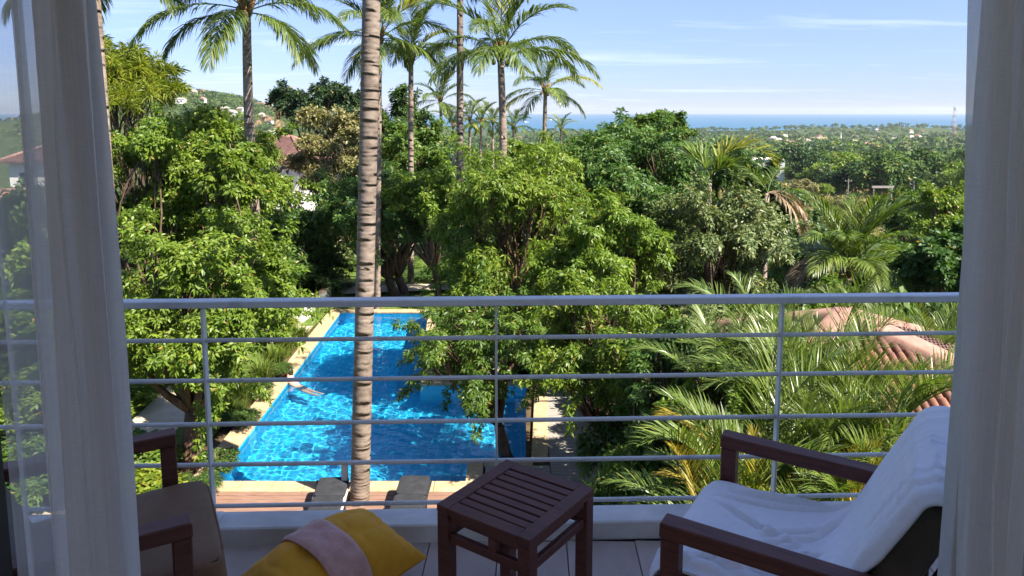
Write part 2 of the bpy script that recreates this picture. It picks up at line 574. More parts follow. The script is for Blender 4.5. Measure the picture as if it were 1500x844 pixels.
def make_armchair(name, label, loc, rz, back_set=0.0):
    t = thing(name, label, 'armchair', loc, rz, 'low armchairs on the balcony')
    W = .314
    for s in (-1, 1):
        y = s * W
        MB().box((0, y, .283), (.05, .05, .566), .004).build('leg', M_wood, t)
        MB().box((-.585, y, .268), (.05, .048, .535), .004).build('leg', M_wood, t)
        MB().bar((.027, y, .590), (-.64, y, .568), .062, .044, ch=.004).build('arm', M_wood, t)
        MB().box((-.285, y - s * .052, .27), (.56, .028, .075), .003).build('side_rail', M_wood, t)
    MB().box((.0, 0, .265), (.03, .574, .08), .003).build('front_rail', M_wood, t)
    MB().box((-.56, 0, .24), (.03, .574, .07), .003).build('rear_rail', M_wood, t)
    # seat cushion, pitched down to the back
    vs, fs = cushion_mesh(.60, .56, .135, 14, 9, .10)
    M = Matrix.Translation((-.18 - back_set, 0, .366)) @ Matrix.Rotation(R(-4), 4, 'Y')
    seat = MB().add(vs, fs, M).build('seat_cushion', M_cush, t, True)
    hx, hy = .294, .272
    for zz_ in (.052, -.052):
        loop = []
        for k in range(41):
            a = 2 * math.pi * k / 40
            c, s_ = math.cos(a), math.sin(a)
            q = (abs(c) ** 9 + abs(s_) ** 9) ** (-1 / 9)
            loop.append(M @ Vector((c * q * hx * 1.012, s_ * q * hy * 1.012, zz_)))
        MB().tube(loop, .0038, 6, False).build('piping', M_cush, seat, True)
    # leaning back cushion
    vs, fs = cushion_mesh(.105, .55, .52, 12, 8, .0)
    vs = [(p[0] * (1 + .25 * (1 - (p[1] / .275) ** 2) * (1 - (p[2] / .26) ** 2)), p[1], p[2]) for p in vs]
    Mb = Matrix.Translation((-.520, 0, .570)) @ Matrix.Rotation(R(-24), 4, 'Y')
    MB().add(vs, fs, Mb).build('back_cushion', M_cush_d, t, True)
    Mf = Matrix.Translation((-.592, 0, .535)) @ Matrix.Rotation(R(-24), 4, 'Y')
    bf_ = MB()
    for yy in (-.25, 0, .25):
        bf_.box((0, yy, 0), (.025, .05, .52), .003, Mf)
    bf_.box((0, 0, .27), (.027, .57, .05), .003, Mf)
    bf_.build('back_frame', M_wood, t)
    return t
make_armchair('armchair', 'dark wood armchair with bare brown seat cushion half hidden by the left curtain', (-1.0355, 2.173, 0), R(27.5))
make_armchair('armchair', 'dark wood armchair covered with a white towel by the railing', (.5875, 2.165, 0), R(150.1), .075)

def ridged(x, y, seed, octv=3):
    """cheap smooth noise, range about -1..1"""
    r = np.random.default_rng(seed)
    s = np.zeros_like(x)
    for o in range(octv):
        f = 2.0 ** o
        for k in range(4):
            a = r.uniform(0, 2 * math.pi)
            w = r.uniform(.7, 1.3) * f
            s += np.sin((x * math.cos(a) + y * math.sin(a)) * w + r.uniform(0, 6.3)) / (f * 4)
    return s

def build_towel():
    # profile in the chair's x/z plane, from the hanging end behind the back to the front edge of the seat
    prof = [(-.735, .56), (-.715, .68), (-.695, .77), (-.665, .822), (-.625, .838), (-.575, .822), (-.52, .715), (-.455, .58),
            (-.405, .485), (-.34, .442), (-.22, .440), (-.10, .448), (-.005, .455), (.043, .447),
            (.063, .405), (.066, .33), (.063, .27)]
    P = np.array(prof)
    seg = np.r_[0, np.cumsum(np.hypot(*np.diff(P, axis=0).T))]
    nu, nv = 150, 84
    s = np.linspace(0, seg[-1], nu)
    px_ = np.interp(s, seg, P[:, 0]); pz_ = np.interp(s, seg, P[:, 1])
    ker = np.hanning(11); ker /= ker.sum()
    pad = lambda a: np.r_[[a[0]] * 5, a, [a[-1]] * 5]
    px_ = np.convolve(pad(px_), ker, 'valid'); pz_ = np.convolve(pad(pz_), ker, 'valid')
    tx = np.gradient(px_); tz = np.gradient(pz_)
    L = np.hypot(tx, tz); tx /= L; tz /= L
    nx, nz = -tz, tx
    U, V = np.meshgrid(s, np.linspace(-1, 1, nv), indexing='ij')
    un = U / seg[-1]
    half = np.interp(un, [0, .3, .45, .6, 1], [.300, .300, .285, .278, .285])
    skew = .012 * np.sin(un * 9)
    y = V * half + skew
    seat = smooth(.42, .55, un) * (1 - smooth(.9, .99, un))
    back = 1 - smooth(.40, .52, un)
    a1 = ridged(U * 14 + V * 3.0, V * 5 + U * 3, 3, 3)
    a2 = ridged(U * 26 - V * 4, V * 9, 8, 2)
    rr = np.random.default_rng(6)
    h = np.zeros_like(U)
    UX = U - U[np.argmin(np.abs(un[:, 0] - .72)), 0]
    VY = V * .28
    for k in range(17):                                  # long soft folds pulled across the seat
        a = rr.normal(.15, .5)
        u0 = rr.uniform(-.24, .17); v0 = rr.uniform(-.25, .25)
        la = rr.uniform(.07, .2); wd = rr.uniform(.006, .014); am = rr.uniform(.008, .019)
        p = (UX - u0) * math.cos(a) + (VY - v0) * math.sin(a)
        q_ = -(UX - u0) * math.sin(a) + (VY - v0) * math.cos(a) + .012 * np.sin(p * 14 + k)
        prof_ = np.exp(-(q_ / wd) ** 2) - .45 * np.exp(-((q_ - wd * 1.6) / (wd * .9)) ** 2)
        h += seat * am * prof_ * np.exp(-(p / la) ** 4)
    for k in range(12):                                  # drag lines running down the back
        v0 = rr.uniform(-.27, .27); wd = rr.uniform(.005, .012)
        h += back * rr.uniform(.002, .005) * np.exp(-((VY - v0 - .03 * np.sin(U * 5 + k)) / wd) ** 2)
    h += .0022 * ridged(U * 9, V * 3, 5, 2)
    # gathers where it lies over the top of the back
    top = np.exp(-((un - .22) / .12) ** 2)
    h += top * (1 - smooth(.78, .97, np.abs(V))) * .010 * np.clip(.75 + ridged(U * 10, V * 3.5, 77, 2), 0, 1.2) * np.maximum(0, np.sin(U * 150 + 1.6 * np.sin(V * 2.6 + .5) + ridged(U * 5, V * 3, 21, 2) * 2.2)) ** 2
    h += .011
    side = smooth(.80, 1.0, np.abs(V))
    h -= side * .010 * seat
    X = px_[:, None] + nx[:, None] * h * -1.0
    Z = pz_[:, None] + nz[:, None] * h * -1.0
    # normals must point out of the chair: check one seat sample
    if nz[nu // 2] < 0:
        pass
    else:
        X = px_[:, None] + nx[:, None] * h
        Z = pz_[:, None] + nz[:, None] * h
    # the side edges turn back round the cushion
    wrap = smooth(.93, 1.0, np.abs(V)) * back * smooth(.10, .2, un) * .03
    X = X - nx[:, None] * wrap
    Z = Z - nz[:, None] * wrap
    co = np.stack([X, y, Z], -1).reshape(-1, 3)
    i, j = np.meshgrid(np.arange(nu - 1), np.arange(nv - 1), indexing='ij')
    q = np.stack([i * nv + j, (i + 1) * nv + j, (i + 1) * nv + j + 1, i * nv + j + 1], -1).reshape(-1, 4)
    me = np_mesh('towel', co, [q], M_towel, True)
    o = link('towel', me, None, (.5875, 2.165, 0), (0, 0, R(150.1)))
    tag(o, 'crumpled white towel draped over the armchair seat and back', 'towel')
    sm = o.modifiers.new('thick', 'SOLIDIFY')
    sm.thickness = .007
    sm.offset = 1
build_towel()

def build_table():
    t = thing('side_table', 'small square dark red brown slatted wooden side table by the railing', 'table', (.016, 2.322, 0), R(-35.6))
    lx, ly, H = .362, .384, .45
    fr = .048
    top = MB()
    for s in (-1, 1):
        top.box((s * (lx / 2 - fr / 2), 0, H - .013), (fr, ly, .026), .002)
        top.box((0, s * (ly / 2 - fr / 2), H - .0135), (lx - 2 * fr - .001, fr, .025), .002)
    top.build('top_frame', M_wood, t)
    inner = ly - 2 * fr
    n = 7
    gap = .008
    w = (inner - gap * (n + 1)) / n
    for k in range(n):
        y = -inner / 2 + gap + w / 2 + k * (w + gap)
        MB().box((0, y, H - .014), (lx - 2 * fr - .002, w, .022), .0018).build('slat', M_wood, t)
    for sx in (-1, 1):
        for sy in (-1, 1):
            MB().box((sx * (lx / 2 - .023), sy * (ly / 2 - .023), (H - .027) / 2), (.044, .044, H - .027), .002).build('leg', M_wood, t)
    for s in (-1, 1):
        y = s * (ly / 2 - .020)
        MB().box((0, y, H - .040), (lx - .094, .020, .024), .002).build('apron', M_wood, t)
        MB().box((0, y, H - .108), (lx - .094, .020, .030), .002).build('stretcher', M_wood, t)
        MB().box((.035, y, H - .0725), (.03, .022, .042), .001).build('spacer', M_wood, t)
        x = s * (lx / 2 - .020)
        MB().box((x, 0, H - .040), (.020, ly - .094, .024), .002).build('apron', M_wood, t)
        MB().box((x, 0, H - .108), (.020, ly - .094, .030), .002).build('stretcher', M_wood, t)
    MB().box((.035, 0, H - .108), (.03, ly - .065, .028), .002).build('cross_bar', M_wood, t)
build_table()

def build_pillow():
    lx, ly, hz = .385, .62, .25
    nx, ny = 64, 90
    u, v = np.meshgrid(np.linspace(-1, 1, nx), np.linspace(-1, 1, ny), indexing='ij')
    prof = np.clip(1 - np.abs(u) ** 2.4, 0, 1) ** .55 * np.clip(1 - np.abs(v) ** 2.6, 0, 1) ** .55
    # sides drawn in between the corners
    X = u * lx / 2 * (1 - .10 * (1 - v ** 2) * np.abs(u) ** 3)
    Y = v * ly / 2 * (1 - .08 * (1 - u ** 2) * np.abs(v) ** 3)
    wr = ridged(u * 5 + v * 2, v * 6, 31, 3)
    crease = np.maximum(0, 1 - np.abs(ridged(u * 4 - v * 3.0, v * 7 + u * 2, 12, 2)) * 2.2) ** 2
    edge = smooth(.55, .95, np.maximum(np.abs(u), np.abs(v)))
    gather = edge * .003 * np.sin(v * 34 + u * 30)
    # flat-ended cover folds tighter towards the far end
    top = prof * hz * .62 + prof ** .5 * (.005 * wr - .009 * crease + .006 * np.sin(v * 9 + u * 2.5) * np.abs(v)) + gather * prof ** .25
    bot = -prof * hz * .30
    V1 = np.stack([X, Y, top], -1).reshape(-1, 3)
    V2 = np.stack([X, Y, bot - .001], -1).reshape(-1, 3)
    i, j = np.meshgrid(np.arange(nx - 1), np.arange(ny - 1), indexing='ij')
    q = np.stack([i * ny + j, (i + 1) * ny + j, (i + 1) * ny + j + 1, i * ny + j + 1], -1).reshape(-1, 4)
    q2 = q[:, ::-1] + nx * ny
    me = np_mesh('floor_pillow', np.concatenate([V1, V2]), [q, q2], M_must, True)
    o = link('floor_pillow', me, None, (-.655, 2.435, .088), (R(7), R(6), R(-43)))
    tag(o, 'plump mustard floor pillow with a mauve band lying against the curb', 'pillow')
    # band over the middle
    b0, b1 = -.20, .24
    nb = 30
    ub, vb = np.meshgrid(np.linspace(-1, 1, nx), np.linspace(b0, b1, nb), indexing='ij')
    from_idx = (vb + 1) / 2 * (ny - 1)
    k0 = np.floor(from_idx).astype(int); fr = from_idx - k0
    ii = np.arange(nx)[:, None]
    samp = lambda A: A[ii, k0] * (1 - fr) + A[ii, np.minimum(k0 + 1, ny - 1)] * fr
    Xb = samp(X) * 1.012; Yb = samp(Y) + .012 * ub
    Zt = samp(prof) * hz * .62 + .012 + .006 * ridged(ub * 6, vb * 16, 4, 2)
    e = np.minimum(vb - b0, b1 - vb) / (b1 - b0)
    Zt = Zt - .008 * (1 - smooth(0, .12, e))
    i, j = np.meshgrid(np.arange(nx - 1), np.arange(nb - 1), indexing='ij')
    q = np.stack([i * nb + j, (i + 1) * nb + j, (i + 1) * nb + j + 1, i * nb + j + 1], -1).reshape(-1, 4)
    bm_ = np_mesh('band', np.stack([Xb, Yb, Zt], -1).reshape(-1, 3), [q], M_mauve, True)
    b = link('band', bm_, o)
    s = b.modifiers.new('thick', 'SOLIDIFY')
    s.thickness = .006
    s.offset = 0
build_pillow()

# ------------------------------------------------------------------ curtains and the sliding door
def sheer_mat(name, c, see):
    m, n, b = newmat(name)
    n.nodes.remove(b)
    out = n.nodes['Material Output']
    tr = n.nodes.new('ShaderNodeBsdfTransparent')
    tr.inputs[0].default_value = (.93, .95, .97, 1)
    df = n.nodes.new('ShaderNodeBsdfDiffuse')
    tl = n.nodes.new('ShaderNodeBsdfTranslucent')
    f = noise_tex(n, 9, 4, .6, (30, 30, 1.0))
    f2 = noise_tex(n, 60, 3, .6, (1, 1, 10))
    col = mixc(n, 1.0, ramp(n, f, [(.3, tuple(x * .9 for x in c)), (.7, c)]), ramp(n, f2, [(.3, (.9, .9, .9)), (.7, (1, 1, 1))]), 'MULTIPLY')
    n.links.new(col, df.inputs[0])
    n.links.new(col, tl.inputs[0])
    m1 = n.nodes.new('ShaderNodeMixShader')
    m1.inputs[0].default_value = .62
    n.links.new(df.outputs[0], m1.inputs[1])
    n.links.new(tl.outputs[0], m1.inputs[2])
    m2 = n.nodes.new('ShaderNodeMixShader')
    m2.inputs[0].default_value = 1 - see
    n.links.new(tr.outputs[0], m2.inputs[1])
    n.links.new(m1.outputs[0], m2.inputs[2])
    n.links.new(m2.outputs[0], out.inputs['Surface'])
    return m
M_sheer = sheer_mat('sheer_voile', (.88, .86, .86), .48)
M_voile = sheer_mat('dense_voile', (.90, .87, .86), .17)

def curtain_sheet(plan, z0, z1, nz, wob, seed):
    """plan: list of (x, y) at the hem; wob(x, z) gives the sideways drift with height"""
    P = np.array(plan, float)
    # smooth the plan curve
    seg = np.r_[0, np.cumsum(np.hypot(*np.diff(P, axis=0).T))]
    n = 40 * (len(P) - 1) // 4 + 20
    s = np.linspace(0, seg[-1], n)
    x = np.interp(s, seg, P[:, 0]); y = np.interp(s, seg, P[:, 1])
    k = np.hanning(9); k /= k.sum()
    pad = lambda a: np.r_[[a[0]] * 4, a, [a[-1]] * 4]
    x = np.convolve(pad(x), k, 'valid'); y = np.convolve(pad(y), k, 'valid')
    z = np.linspace(z0, z1, nz)
    S, Z = np.meshgrid(s, z, indexing='ij')
    X = x[:, None] + wob(S / seg[-1], Z)
    Y = y[:, None] + .006 * ridged(S * 30, Z * 2.5, seed, 2) + 0 * Z
    V = np.stack([X, Y, Z], -1).reshape(-1, 3)
    i, j = np.meshgrid(np.arange(n - 1), np.arange(nz - 1), indexing='ij')
    q = np.stack([i * nz + j, (i + 1) * nz + j, (i + 1) * nz + j + 1, i * nz + j + 1], -1).reshape(-1, 4)
    return V, q

def build_curtains():
    CYY = 1.14
    xl = lambda px: at(px, 700, CYY).x
    t = thing('curtain', 'pale grey sheer voile curtain pulled to the left side of the window', 'curtain', (xl(100), CYY, 0), 0, 'voile curtains at the window')
    ox, oy = xl(100), CYY
    # wide open sheer part with soft folds
    plan = []
    xs = np.linspace(xl(5), xl(98), 8)
    for k, xx in enumerate(xs):
        plan.append((xx - ox, .022 * math.sin(k * 1.55) + .01 * math.sin(k * .6)))
    V, q = curtain_sheet(plan, .015, 2.30, 40, lambda u, z: .010 * np.sin(u * 11 + z * .9) + .012 * (z - 1) * (u - .6), 3)
    link('sheer_panel', np_mesh('sheer_panel', V, [q], M_sheer, True), t)
    # gathered leading edge: deep folds lying over each other
    g = [xl(80), xl(150), xl(112), xl(168), xl(138), xl(184), xl(160), xl(191)]
    plan = []
    for k in range(len(g) - 1):
        plan.append((g[k] - ox, .026 * (1 if k % 2 else -1)))
        plan.append(((g[k] + g[k + 1]) / 2 - ox, .004))
    plan.append((g[-1] - ox, -.024))
    V, q = curtain_sheet(plan, .015, 2.30, 60, lambda u, z: .006 * np.sin(u * 9 + z * 1.7) + .004 * np.sin(z * 4.1 + u * 3), 9)
    link('gathered_edge', np_mesh('gathered_edge', V, [q], M_voile, True), t)
    # hem seam running down the gathered edge
    pts = [(xl(150) - ox + .006 * math.sin(z * 3.3) + .003 * math.sin(z * 11), -.042, z) for z in np.linspace(.02, 2.3, 50)]
    MB().tube(pts, .0022, 5).build('seam', M_voile, t, True)
    # heading tape and hooks ride on a rail above the window
    MB().box((-.16, 0, 2.297), (.62, .05, .03), .003).build('heading', M_voile, t)

    t = thing('curtain', 'thick pale grey voile curtain bunched at the right side of the window', 'curtain', (xl(1450), CYY, 0), 0, 'voile curtains at the window')
    ox = xl(1450)
    g = [xl(1418), xl(1456), xl(1436), xl(1474), xl(1450), xl(1494), xl(1480), xl(1506)]
    plan = []
    for k in range(len(g) - 1):
        plan.append((g[k] - ox, .026 * (-1 if k % 2 else 1)))
        plan.append(((g[k] + g[k + 1]) / 2 - ox, .0))
    plan.append((g[-1] - ox, .02))
    V, q = curtain_sheet(plan, .015, 2.30, 60, lambda u, z: -.050 * (z - 1.0) * (1 - u) + .005 * np.sin(u * 8 + z * 1.9), 14)
    link('gathered_edge', np_mesh('gathered_edge', V, [q], M_voile, True), t)
    xs = np.linspace(xl(1488), xl(1860), 16)
    plan = [(xx - ox, .022 * math.sin(k * 1.7)) for k, xx in enumerate(xs)]
    V, q = curtain_sheet(plan, .015, 2.30, 40, lambda u, z: .010 * np.sin(u * 11 + z * .9), 5)
    link('sheer_panel', np_mesh('sheer_panel', V, [q], M_sheer, True), t)
    pts = [(xl(1444) - ox - .040 * (z - 1.0) + .007 * math.sin(z * 4.3) + .004 * math.sin(z * 10), -.044, z) for z in np.linspace(.02, 2.3, 50)]
    MB().tube(pts, .0022, 5).build('seam', M_voile, t, True)
    MB().box((.12, 0, 2.297), (.6, .05, .03), .003).build('heading', M_voile, t)
    # the rail they hang from
    r = MB().box((0, CYY, 2.345), (3.6, .035, .03), .003).build('curtain_rail', M_white_in)
    tag(r, 'white ceiling rail above the window that carries both curtains', 'curtain rail')
build_curtains()

def glass_mat():
    m, n, b = newmat('clear_glass')
    n.nodes.remove(b)
    tr = n.nodes.new('ShaderNodeBsdfTransparent')
    tr.inputs[0].default_value = (.80, .93, .93, 1)
    gl = n.nodes.new('ShaderNodeBsdfGlossy')
    gl.inputs['Roughness'].default_value = .02
    fz = n.nodes.new('ShaderNodeFresnel')
    fz.inputs['IOR'].default_value = 1.45
    mx = n.nodes.new('ShaderNodeMixShader')
    n.links.new(fz.outputs[0], mx.inputs[0])
    n.links.new(tr.outputs[0], mx.inputs[1])
    n.links.new(gl.outputs[0], mx.inputs[2])
    n.links.new(mx.outputs[0], n.nodes['Material Output'].inputs['Surface'])
    return m
M_glass = glass_mat()
M_frame = surf('door_frame_paint', (.48, .48, .46), (.56, .56, .54), 20, .4, .45, .05, .001)
def build_doors():
    # right leaf
    x0 = at(1382, 844, FY).x
    t = thing('sliding_door', 'sliding glass door leaf with pale frame and black latch behind the right curtain', 'door', (x0, FY, 0))
    MB().box((.014, 0, 1.15), (.028, .045, 2.28), .002).build('stile', M_frame, t)
    MB().box((.0125, -.0245, 1.15), (.0035, .005, 2.27), .001).build('gasket', M_iron, t)
    MB().box((.47, 0, .045), (.86, .042, .07), .002).build('bottom_rail', M_frame, t)
    MB().box((.47, 0, 2.25), (.86, .042, .07), .002).build('top_rail', M_frame, t)
    MB().box((.47, 0, 1.147), (.86, .008, 2.13)).build('pane', M_glass, t)
    lz = at(1390, 690, FY).z
    MB().box((.0085, -.030, lz), (.011, .016, .052), .003).build('latch', M_iron, t)
    # left leaf, dark stile
    x1 = at(12, 800, FY).x
    t = thing('sliding_door', 'sliding glass door leaf with black stile behind the left curtain', 'door', (x1, FY, 0))
    MB().box((-.19, 0, 1.15), (.36, .045, 2.28), .002).build('stile', M_iron, t)
    MB().box((-.45, 0, .045), (.76, .042, .07), .002).build('bottom_rail', M_iron, t)
    MB().box((-.45, 0, 2.25), (.76, .042, .07), .002).build('top_rail', M_iron, t)
    MB().box((-.45, 0, 1.147), (.76, .008, 2.13)).build('pane', M_glass, t)
build_doors()

# ------------------------------------------------------------------ ground, sea
def build_ground():
    def axis(lo, hi, extra, n0=.9, g=1.075):
        a = [0.0]; st = n0
        while a[-1] < hi:
            a.append(a[-1] + st); st *= g
        b = [0.0]; st = n0
        while b[-1] > lo:
            b.append(b[-1] - st); st *= g
        v = sorted(set(np.round(a + b[1:] + extra, 4)))
        out = [v[0]]
        ex = set(np.round(extra, 4))
        for q in v[1:]:
            if q - out[-1] < .3:
                if q in ex:
                    out[-1] = q
                continue
            out.append(q)
        return np.array(out)
    hole = (-6.95, 3.4, 12.2, 27.95)
    xs = axis(-6000, 6000, [hole[0], hole[1]])
    ys = axis(-80, 4600, [hole[2], hole[3]])
    X, Y = np.meshgrid(xs, ys, indexing='ij')
    Z = ground_z(X, Y)
    ny = len(ys)
    V = np.stack([X, Y, Z], -1).reshape(-1, 3)
    i, j = np.meshgrid(np.arange(len(xs) - 1), np.arange(ny - 1), indexing='ij')
    cxm = (X[:-1, :-1] + X[1:, 1:]) / 2; cym = (Y[:-1, :-1] + Y[1:, 1:]) / 2
    keep = ~((cxm > hole[0]) & (cxm < hole[1]) & (cym > hole[2]) & (cym < hole[3]))
    q = np.stack([i * ny + j, (i + 1) * ny + j, (i + 1) * ny + j + 1, i * ny + j + 1], -1)[keep]
    m, n, b = newmat('ground_cover')
    g = n.nodes.new('ShaderNodeNewGeometry')
    sp = n.nodes.new('ShaderNodeSeparateXYZ')
    n.links.new(g.outputs['Position'], sp.inputs[0])
    f1 = noise_tex(n, .35, 8, .7)
    f2 = noise_tex(n, 3.0, 6, .7)
    f3 = noise_tex(n, .02, 5, .6)
    turf = ramp(n, f2, [(.3, (.055, .085, .018)), (.55, (.10, .15, .03)), (.75, (.16, .18, .05))])
    scrub = ramp(n, f1, [(.3, (.03, .05, .016)), (.55, (.06, .085, .025)), (.8, (.13, .12, .055))])
    straw = ramp(n, f1, [(.3, (.16, .13, .055)), (.5, (.26, .21, .10)), (.72, (.12, .14, .045))])
    def near(cx, cy2, rx, ry):
        def mm(op, a, bb):
            x = n.nodes.new('ShaderNodeMath'); x.operation = op
            for k, v in enumerate((a, bb)):
                if isinstance(v, (int, float)):
                    x.inputs[k].default_value = v
                else:
                    n.links.new(v, x.inputs[k])
            return x.outputs[0]
        dx = mm('DIVIDE', mm('SUBTRACT', sp.outputs[0], cx), rx)
        dy = mm('DIVIDE', mm('SUBTRACT', sp.outputs[1], cy2), ry)
        d = mm('ADD', mm('MULTIPLY', dx, dx), mm('MULTIPLY', dy, dy))
        d = mm('ADD', d, mm('MULTIPLY', mm('SUBTRACT', f3, .5), 1.6))
        x = n.nodes.new('ShaderNodeMapRange')
        x.inputs[1].default_value = .85; x.inputs[2].default_value = 1.1
        x.inputs[3].default_value = 1; x.inputs[4].default_value = 0
        n.links.new(d, x.inputs[0])
        return x.outputs[0]
    c = mixc(n, near(-3, 34, 14, 18), scrub, turf)
    c = mixc(n, near(76, 154, 46, 36), c, straw)
    for e_ in ((250, 640, 45, 80), (470, 900, 70, 120), (330, 980, 60, 130), (760, 1350, 110, 170), (560, 1500, 90, 180)):
        c = mixc(n, near(*e_), c, straw)
    n.links.new(c, b.inputs['Base Color'])
    b.inputs['Roughness'].default_value = .95
    b.inputs['Specular IOR Level'].default_value = .1
    bump(n, b, f2, .6, .08)
    structure(link('ground', np_mesh('ground', V, [q], m, True)))
build_ground()

def build_sea():
    m, n, b = newmat('sea_water')
    f = noise_tex(n, .0016, 6, .6, (.35, 2.0, 1))
    n.links.new(ramp(n, f, [(.3, (.004, .08, .145)), (.7, (.010, .115, .185))]), b.inputs['Base Color'])
    b.inputs['Roughness'].default_value = .30
    b.inputs['IOR'].default_value = 1.33
    w = noise_tex(n, .05, 6, .7, (.4, 1, 1))
    bump(n, b, w, .8, 3.0)
    o = MB()
    o.add([(-60000, 2200, -60), (60000, 2200, -60), (60000, 16000, -60), (-60000, 16000, -60)], [(0, 1, 2, 3)])
    structure(o.build('sea', m))
build_sea()

# ------------------------------------------------------------------ pool
POOL = [(-6.13, 14.43), (-.92, 14.43), (-.92, 15.45), (.45, 15.45), (.66, 20.0), (-2.55, 20.0), (-3.12, 27.5), (-6.47, 27.5)]
WZ = GZ + .0 - .10                           # water level
def build_pool():
    depth = 1.15
    mt, n, b = newmat('pool_mosaic')
    t = n.nodes.new('ShaderNodeTexCoord')
    br = n.nodes.new('ShaderNodeTexBrick')
    br.offset = 0
    br.inputs['Scale'].default_value = 1.0
    br.inputs['Brick Width'].default_value = .20
    br.inputs['Row Height'].default_value = .20
    br.inputs['Mortar Size'].default_value = .007
    br.inputs['Mortar Smooth'].default_value = .2
    br.inputs['Color1'].default_value = (.012, .33, .60, 1)
    br.inputs['Color2'].default_value = (.02, .40, .68, 1)
    br.inputs['Mortar'].default_value = (.12, .56, .76, 1)
    n.links.new(t.outputs['Object'], br.inputs['Vector'])
    n.links.new(br.outputs['Color'], b.inputs['Base Color'])
    b.inputs['Roughness'].default_value = .4
    P = MB()
    zb = WZ - depth
    k = len(POOL)
    P.add([(x, y, zb) for x, y in POOL], [tuple(range(k))])
    for i in range(k):
        a = POOL[i]; c = POOL[(i + 1) % k]
        P.add([(a[0], a[1], zb), (c[0], c[1], zb), (c[0], c[1], GZ + .01), (a[0], a[1], GZ + .01)], [(0, 3, 2, 1)])
    basin = P.build('pool_basin', mt)
    structure(basin)
    # water surface with real ripples
    x0, x1, y0, y1 = -6.6, .75, 14.4, 27.6
    nx, ny = 380, 680
    X, Y = np.meshgrid(np.linspace(x0, x1, nx), np.linspace(y0, y1, ny), indexing='ij')
    r = np.random.default_rng(4)
    Z = np.zeros_like(X)
    for kk in range(40):
        wl = r.uniform(.11, .50)
        a = r.normal(.9, .9)
        am = .0021 * wl ** 1.15
        Z += am * np.sin((X * math.cos(a) + Y * math.sin(a)) * 2 * math.pi / wl + r.uniform(0, 6.3) + .8 * np.sin(X * .9 + kk) )
    Z += WZ
    # keep the cells inside the pool outline
    def inside(px_, py_):
        c = np.zeros(px_.shape, bool)
        for i in range(k):
            xa, ya = POOL[i]; xb, yb = POOL[i - 1]
            cond = ((ya > py_) != (yb > py_))
            with np.errstate(divide='ignore', invalid='ignore'):
                xi = (xb - xa) * (py_ - ya) / (yb - ya) + xa
            c ^= cond & (px_ < xi)
        return c
    i, j = np.meshgrid(np.arange(nx - 1), np.arange(ny - 1), indexing='ij')
    dx, dy = (x1 - x0) / nx, (y1 - y0) / ny
    cx2 = (X[:-1, :-1] + X[1:, 1:]) / 2; cy2 = (Y[:-1, :-1] + Y[1:, 1:]) / 2
    kp = inside(cx2, cy2) | inside(cx2 + dx, cy2) | inside(cx2 - dx, cy2) | inside(cx2, cy2 + dy) | inside(cx2, cy2 - dy)
    q = np.stack([i * ny + j, (i + 1) * ny + j, (i + 1) * ny + j + 1, i * ny + j + 1], -1)[kp]
    mw, n, b = newmat('pool_water')
    b.inputs['Base Color'].default_value = (.80, .97, 1.0, 1)
    b.inputs['Roughness'].default_value = 0.0
    b.inputs['IOR'].default_value = 1.33
    b.inputs['Transmission Weight'].default_value = 1.0
    water = link('pool_water', np_mesh('pool_water', np.stack([X, Y, Z], -1).reshape(-1, 3), [q], mw, True))
    structure(water)
    water.cycles.is_caustics_caster = True
    basin.cycles.is_caustics_receiver = True
    sd.cycles.is_caustics_light = True
    # coping stones, one by one
    cop = structure(MB().box((-5.2, 13.95, GZ - .14), (.3, .3, .10)).build('pool_coping', M_soil))
    def stones(a, c, w, side, z=GZ + .035):
        a = Vector((*a, 0)); c = Vector((*c, 0))
        d = c - a
        L = d.length
        d.normalize()
        nrm = Vector((-d.y, d.x, 0)) * side
        cnt = max(1, round(L / .62))
        for s in range(cnt):
            p0 = a + d * (L * s / cnt + .004); p1 = a + d * (L * (s + 1) / cnt - .004)
            m_ = (p0 + p1) / 2 + nrm * (w / 2 - .03)
            M = Matrix.Translation((m_.x, m_.y, z - .035 + random.uniform(-.002, .002))) @ Matrix.Rotation(math.atan2(d.y, d.x), 4, 'Z')
            MB().box((0, 0, 0), ((p1 - p0).length, w, .07), .008, M).build('stone', M_cream, cop)
    stones(POOL[0], POOL[1], .42, -1)
    stones((POOL[1][0], POOL[1][1] + .0), POOL[2], .34, -1)
    stones((POOL[2][0] + .32, POOL[2][1]), POOL[3], .36, -1, GZ + .032)
    stones((POOL[3][0], POOL[3][1]), POOL[4], .36, -1, GZ + .036)
    stones((POOL[4][0] + .1, POOL[4][1]), POOL[5], .34, -1)
    stones((POOL[5][0], POOL[5][1] + .32), POOL[6], .36, -1)
    stones(POOL[6], POOL[7], .36, -1)
    stones((POOL[7][0], POOL[7][1] + .33), (POOL[0][0], POOL[0][1] - .38), .46, -1, GZ + .037)
    # ground inside the hole
    def sheet(name, pts, z, m):
        return structure(MB().add([(x, y, z) for x, y in pts], [tuple(range(len(pts)))]).build(name, m))
    sheet('planting_bed', [(-2.25, 20.3), (3.42, 20.3), (3.42, 27.97), (-2.78, 27.97)], GZ - .03, M_soil)
    sheet('garden_strip', [(-6.97, 12.19), (-6.45, 14.02), (-6.45, 15.0), (-6.7, 27.68), (-6.97, 27.68)], GZ - .045, M_soil)
    sheet('garden_strip', [(-6.97, 27.7), (-2.78, 27.7), (-2.78, 27.97), (-6.97, 27.97)], GZ - .03, M_soil)
